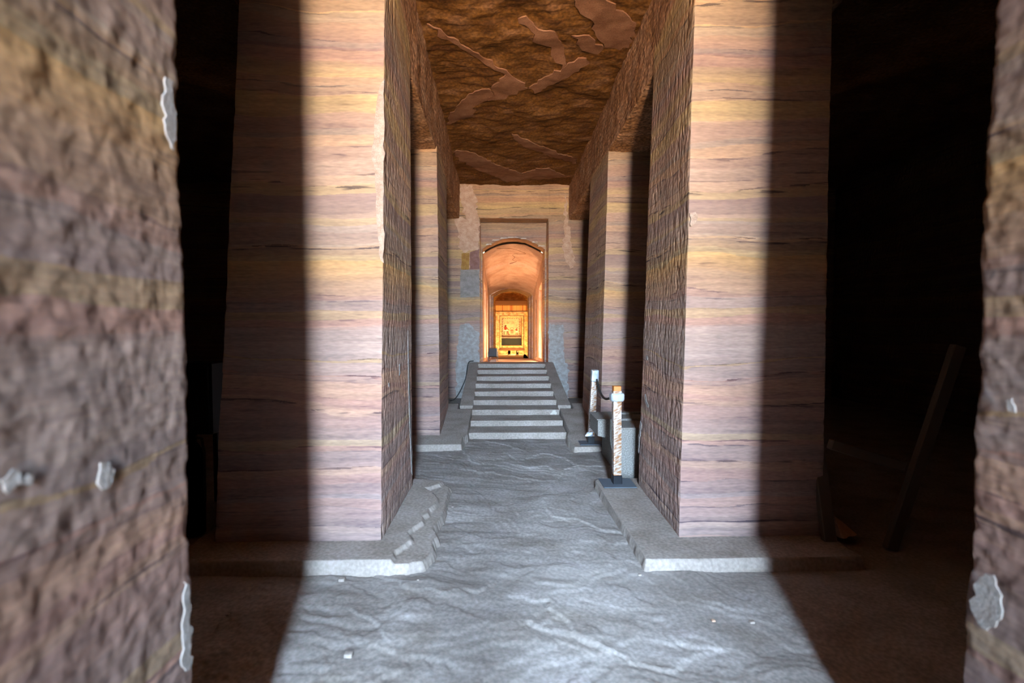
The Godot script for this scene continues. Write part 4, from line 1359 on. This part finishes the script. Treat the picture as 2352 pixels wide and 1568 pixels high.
# ---------------------------------------------------------------- printed pictures
func panel_picture() -> Image:
	# a painted panel: border of checks, columns of small signs, a seated man at a table of food, a smaller man facing him
	var S := 256
	var im := Image.create(S, S, false, Image.FORMAT_RGB8)
	im.fill(Color(0.83, 0.76, 0.58))
	var r := RandomNumberGenerator.new()
	r.seed = 3
	for k in 22:
		var c: Color = [Color(0.10, 0.13, 0.15), Color(0.55, 0.18, 0.12), Color(0.85, 0.80, 0.62)][k % 3]
		im.fill_rect(Rect2i(6 + k * 11, 4, 9, 8), c)
		im.fill_rect(Rect2i(2, 14 + k * 11, 8, 8), c)
		im.fill_rect(Rect2i(246, 14 + k * 11, 8, 8), c)
	var ink := Color(0.16, 0.14, 0.12)
	var clay := Color(0.58, 0.24, 0.17)
	for row in 5:
		for k in 26:
			var x := 18 + k * 8.6
			var y := 20 + row * 17
			if row > 3 and k < 12:
				continue
			var w := r.randi_range(2, 6)
			var h := r.randi_range(2, 10)
			im.fill_rect(Rect2i(int(x), y + r.randi_range(0, 4), w, h), ink if r.randf() < 0.7 else clay)
	for k in 7:
		for q in 3:
			im.fill_rect(Rect2i(172 + k * 10, 96 + q * 18, r.randi_range(2, 5), r.randi_range(4, 12)), ink)
	im.fill_rect(Rect2i(62, 58, 44, 3), clay)
	im.fill_rect(Rect2i(62, 70, 44, 3), clay)
	im.fill_rect(Rect2i(140, 58, 40, 3), clay)
	im.fill_rect(Rect2i(140, 70, 40, 3), clay)
	# seated man: hair, head, trunk, arm, kilt, legs, chair
	paint(im, poly([34, 122, 38, 106, 50, 98, 60, 102, 58, 116, 48, 124, 44, 130]), Color(0.10, 0.09, 0.09))
	paint(im, poly([48, 108, 60, 104, 66, 112, 62, 122, 52, 126, 46, 120]), clay)
	paint(im, poly([24, 132, 46, 124, 64, 128, 74, 138, 66, 158, 60, 172, 34, 172, 30, 150]), clay)
	paint(im, poly([64, 130, 74, 138, 88, 156, 110, 174, 108, 178, 84, 166, 66, 148]), clay)
	paint(im, poly([22, 172, 78, 172, 92, 180, 88, 192, 22, 192]), Color(0.90, 0.87, 0.78))
	paint(im, poly([78, 186, 90, 184, 96, 220, 112, 240, 90, 240, 84, 220]), clay)
	for x in [24, 32, 66, 74]:
		im.fill_rect(Rect2i(x, 192, 5, 46), ink)
	im.fill_rect(Rect2i(20, 190, 62, 4), ink)
	# food and table
	for k in 12:
		var a := PI * k / 11.0
		im.fill_rect(Rect2i(int(142 - 26 * cos(a)), int(152 - 16 * sin(a)), 6, 5), ink)
	paint(im, poly([118, 166, 168, 166, 164, 182, 122, 182]), Color(0.72, 0.38, 0.26))
	im.fill_rect(Rect2i(112, 186, 62, 4), Color(0.62, 0.40, 0.28))
	for x in [126, 140, 154]:
		paint(im, poly([x, 192, x + 10, 192, x + 8, 222, x + 2, 222]), Color(0.66, 0.36, 0.26))
	# small standing man
	paint(im, poly([206, 150, 214, 138, 222, 146, 218, 156]), ink)
	paint(im, poly([198, 158, 222, 156, 226, 182, 206, 184]), clay)
	paint(im, poly([200, 158, 186, 172, 190, 176, 206, 168]), clay)
	paint(im, poly([202, 184, 228, 184, 230, 208, 200, 208]), Color(0.90, 0.87, 0.78))
	paint(im, poly([204, 208, 212, 208, 206, 240, 198, 240]), clay)
	paint(im, poly([218, 208, 228, 208, 232, 240, 222, 240]), clay)
	im.fill_rect(Rect2i(14, 241, 230, 3), ink)
	return im


func paint(im: Image, p: PackedVector2Array, c: Color) -> void:
	var box := Rect2(p[0], Vector2.ZERO)
	for q in p:
		box = box.expand(q)
	for y in range(int(box.position.y), int(box.end.y) + 1):
		for x in range(int(box.position.x), int(box.end.x) + 1):
			if Geometry2D.is_point_in_polygon(Vector2(x, y), p):
				im.set_pixel(x, y, c)


func film_picture() -> Image:
	# crumpled film over wood: slanting white glints between which the wood shows
	var im := Image.create(128, 512, false, Image.FORMAT_RGB8)
	var f := FastNoiseLite.new()
	f.seed = 9
	f.frequency = 0.03
	f.fractal_octaves = 3
	for y in 512:
		for x in 128:
			var a := f.get_noise_2d((x + y * 0.9) * 0.6, (x * 0.6 - y) * 2.2)
			var b := f.get_noise_2d(x * 0.3 + 300.0, y * 0.35)
			var t := clampf(0.55 + a * 1.1 + b * 0.5, 0.0, 1.0)
			im.set_pixel(x, y, Color(0.50, 0.34, 0.20).lerp(Color(0.70, 0.71, 0.72), t))
	return im


func stripes_picture() -> Image:
	var im := Image.create(256, 32, false, Image.FORMAT_RGB8)
	im.fill(Color(0.78, 0.52, 0.30))
	var r := RandomNumberGenerator.new()
	r.seed = 12
	for k in 26:
		var x := 6 + k * 9.6
		im.fill_rect(Rect2i(int(x), 2, 4, 28), [Color(0.90, 0.78, 0.50), Color(0.62, 0.34, 0.20), Color(0.88, 0.70, 0.42)][r.randi() % 3])
	return im


func by_object(m: StandardMaterial3D, scale_: Vector3, offset: Vector3) -> StandardMaterial3D:
	m.uv1_triplanar = true
	m.uv1_scale = scale_
	m.uv1_offset = offset
	return m


# ---------------------------------------------------------------- the photographer, whose shadow falls on the floor
func capsule(p: Vector3, b: Array) -> float:
	var a: Vector3 = b[0]
	var ab: Vector3 = b[1] - a
	var t := clampf((p - a).dot(ab) / maxf(ab.length_squared(), 1e-9), 0.0, 1.0)
	return p.distance_to(a + ab * t) - lerpf(b[2], b[3], t)


func body_mesh(g: Geo, bones: Array, cell: float, k: float) -> void:
	# tapered capsules joined by a smooth minimum, meshed with one vertex in each cell that the surface crosses
	var box := AABB(bones[0][0], Vector3.ZERO)
	for b in bones:
		for e in 2:
			var r: float = b[2 + e] + cell * 2.0
			box = box.merge(AABB(b[e] - Vector3.ONE * r, Vector3.ONE * r * 2.0))
	var n := Vector3i((box.size / cell).ceil()) + Vector3i.ONE
	var f := PackedFloat32Array()
	f.resize(n.x * n.y * n.z)
	f.fill(1.0)
	for b in bones:
		var r: float = maxf(b[2], b[3]) + k + cell
		var lo := Vector3i(((b[0].min(b[1]) - Vector3.ONE * r - box.position) / cell).floor()).clamp(Vector3i.ZERO, n - Vector3i.ONE)
		var hi := Vector3i(((b[0].max(b[1]) + Vector3.ONE * r - box.position) / cell).ceil()).clamp(Vector3i.ZERO, n - Vector3i.ONE)
		for z in range(lo.z, hi.z + 1):
			for y in range(lo.y, hi.y + 1):
				for x in range(lo.x, hi.x + 1):
					var i := (z * n.y + y) * n.x + x
					var d := capsule(box.position + Vector3(x, y, z) * cell, b)
					var h := maxf(k - absf(f[i] - d), 0.0) / k
					f[i] = minf(f[i], d) - h * h * k * 0.25
	var at := {}
	var base := g.v.size()
	var step := [0, 1, n.x, n.x + 1, n.x * n.y, n.x * n.y + 1, n.x * n.y + n.x, n.x * n.y + n.x + 1]
	for z in n.z - 1:
		for y in n.y - 1:
			for x in n.x - 1:
				var i := (z * n.y + y) * n.x + x
				var inside := 0
				for q in 8:
					if f[i + step[q]] < 0.0:
						inside += 1
				if inside == 0 or inside == 8:
					continue
				var sum := Vector3.ZERO
				var cnt := 0
				for e in [[0, 1], [2, 3], [4, 5], [6, 7], [0, 2], [1, 3], [4, 6], [5, 7], [0, 4], [1, 5], [2, 6], [3, 7]]:
					var a := f[i + step[e[0]]]
					var b := f[i + step[e[1]]]
					if (a < 0.0) != (b < 0.0):
						var t := a / (a - b)
						sum += Vector3(e[0] & 1, (e[0] >> 1) & 1, e[0] >> 2).lerp(Vector3(e[1] & 1, (e[1] >> 1) & 1, e[1] >> 2), t)
						cnt += 1
				at[i] = g.v.size()
				g.v.append(box.position + (Vector3(x, y, z) + sum / cnt) * cell)
				g.n.append(Vector3(f[i + 1] - f[i], f[i + n.x] - f[i], f[i + n.x * n.y] - f[i]).normalized())
				g.uv.append(Vector2.ZERO)
	var ax := [1, n.x, n.x * n.y]
	for i in at:
		for a in 3:
			var u: int = ax[(a + 1) % 3]
			var w: int = ax[(a + 2) % 3]
			if (f[i] < 0.0) == (f[i + ax[a]] < 0.0) or not (at.has(i - u) and at.has(i - w) and at.has(i - u - w)):
				continue
			var q := [at[i], at[i - u], at[i - u - w], at[i - w]]
			if f[i] < 0.0:
				q.reverse()
			for t in [0, 1, 2, 0, 2, 3]:
				g.idx.append(q[t])


func build_photographer() -> void:
	var o := node("person", self, P(0.0, 0.0, -0.34))
	tag(o, "standing photographer in dark clothes with both hands raised to the face", "person")
	var V := func(x: float, y: float, z: float) -> Vector3: return Vector3(x, y, z)
	var skin := plain(Color(0.62, 0.45, 0.36), 0.6)
	var cloth := plain(Color(0.16, 0.17, 0.20), 0.9)
	var denim := plain(Color(0.12, 0.14, 0.20), 0.9)
	# head and neck with a face towards the hall
	var g := Geo.new()
	body_mesh(g, [[V.call(0, 1.58, 0.01), V.call(0, 1.66, 0.02), 0.085, 0.092], [V.call(0, 1.54, -0.03), V.call(0, 1.50, -0.04), 0.055, 0.035], [V.call(0, 1.585, -0.085), V.call(0, 1.555, -0.105), 0.010, 0.014],
		[V.call(0, 1.50, 0.02), V.call(0, 1.38, 0.03), 0.055, 0.065], [V.call(-0.085, 1.58, 0.02), V.call(-0.088, 1.55, 0.015), 0.014, 0.01], [V.call(0.085, 1.58, 0.02), V.call(0.088, 1.55, 0.015), 0.014, 0.01]], 0.008, 0.02)
	for s in [-1, 1]:
		# forearms and hands with five bent fingers about the camera's sides
		body_mesh(g, [[V.call(0.13, 1.17, 0.06) if s > 0 else V.call(-0.10, 1.17, -0.17), V.call(s * 0.095, 1.46, -0.17), 0.042, 0.028], [V.call(s * 0.09, 1.475, -0.175), V.call(s * 0.075, 1.53, -0.185), 0.032, 0.036]], 0.012, 0.02)
		for q in 4:
			var y := 1.50 + 0.021 * q
			var l: float = [0.055, 0.066, 0.070, 0.062][q]
			body_mesh(g, [[V.call(s * 0.075, y, -0.19), V.call(s * 0.072, y + 0.006, -0.19 - l * 0.55), 0.0095, 0.009], [V.call(s * 0.072, y + 0.006, -0.19 - l * 0.55), V.call(s * 0.040, y + 0.008, -0.19 - l * 0.9), 0.009, 0.008]], 0.005, 0.006)
		body_mesh(g, [[V.call(s * 0.07, 1.49, -0.165), V.call(s * 0.045, 1.50, -0.135), 0.012, 0.0105], [V.call(s * 0.045, 1.50, -0.135), V.call(s * 0.02, 1.515, -0.13), 0.0105, 0.009]], 0.005, 0.006)
	commit([g], [skin], "body", o)
	g = Geo.new()
	body_mesh(g, [[V.call(0, 1.36, 0.03), V.call(0, 1.12, 0.03), 0.115, 0.12], [V.call(0.06, 1.36, 0.16), V.call(-0.04, 1.36, -0.09), 0.075, 0.075], [V.call(0.02, 1.1, 0.08), V.call(0.02, 0.92, 0.07), 0.12, 0.115], [V.call(-0.02, 1.1, -0.01), V.call(-0.02, 0.92, -0.01), 0.12, 0.115],
		[V.call(0.08, 1.36, 0.18), V.call(0.13, 1.16, 0.08), 0.062, 0.05], [V.call(-0.05, 1.36, -0.11), V.call(-0.10, 1.16, -0.16), 0.062, 0.05], [V.call(0.13, 1.17, 0.06), V.call(0.11, 1.33, -0.07), 0.052, 0.043], [V.call(-0.10, 1.17, -0.17), V.call(-0.098, 1.33, -0.17), 0.052, 0.043]], 0.022, 0.05)
	commit([g], [cloth], "shirt", o)
	g = Geo.new()
	for s in [-1, 1]:
		body_mesh(g, [[V.call(s * 0.015, 0.93, 0.03 + s * 0.04), V.call(s * 0.02, 0.84, 0.03 + s * 0.08), 0.11, 0.10], [V.call(s * 0.02, 0.86, 0.03 + s * 0.08), V.call(s * 0.025, 0.48, 0.02 + s * 0.10), 0.092, 0.064], [V.call(s * 0.025, 0.48, 0.02 + s * 0.10), V.call(s * 0.03, 0.10, 0.04 + s * 0.12), 0.064, 0.048]], 0.022, 0.04)
	commit([g], [denim], "trousers", o)
	g = Geo.new()
	for s in [-1, 1]:
		g = Geo.new()
		body_mesh(g, [[V.call(s * 0.03, 0.06, 0.06 + s * 0.12), V.call(s * 0.05 - 0.06, 0.045, -0.10 + s * 0.12), 0.048, 0.036]], 0.014, 0.02)
		commit([g], [M.black], "shoe", o)
	g = Geo.new()
	body_mesh(g, [[V.call(0, 1.63, 0.045), V.call(0, 1.69, 0.03), 0.09, 0.09], [V.call(0, 1.70, -0.02), V.call(0, 1.71, 0.0), 0.06, 0.07]], 0.012, 0.02)
	commit([g], [M.black], "hair", o)
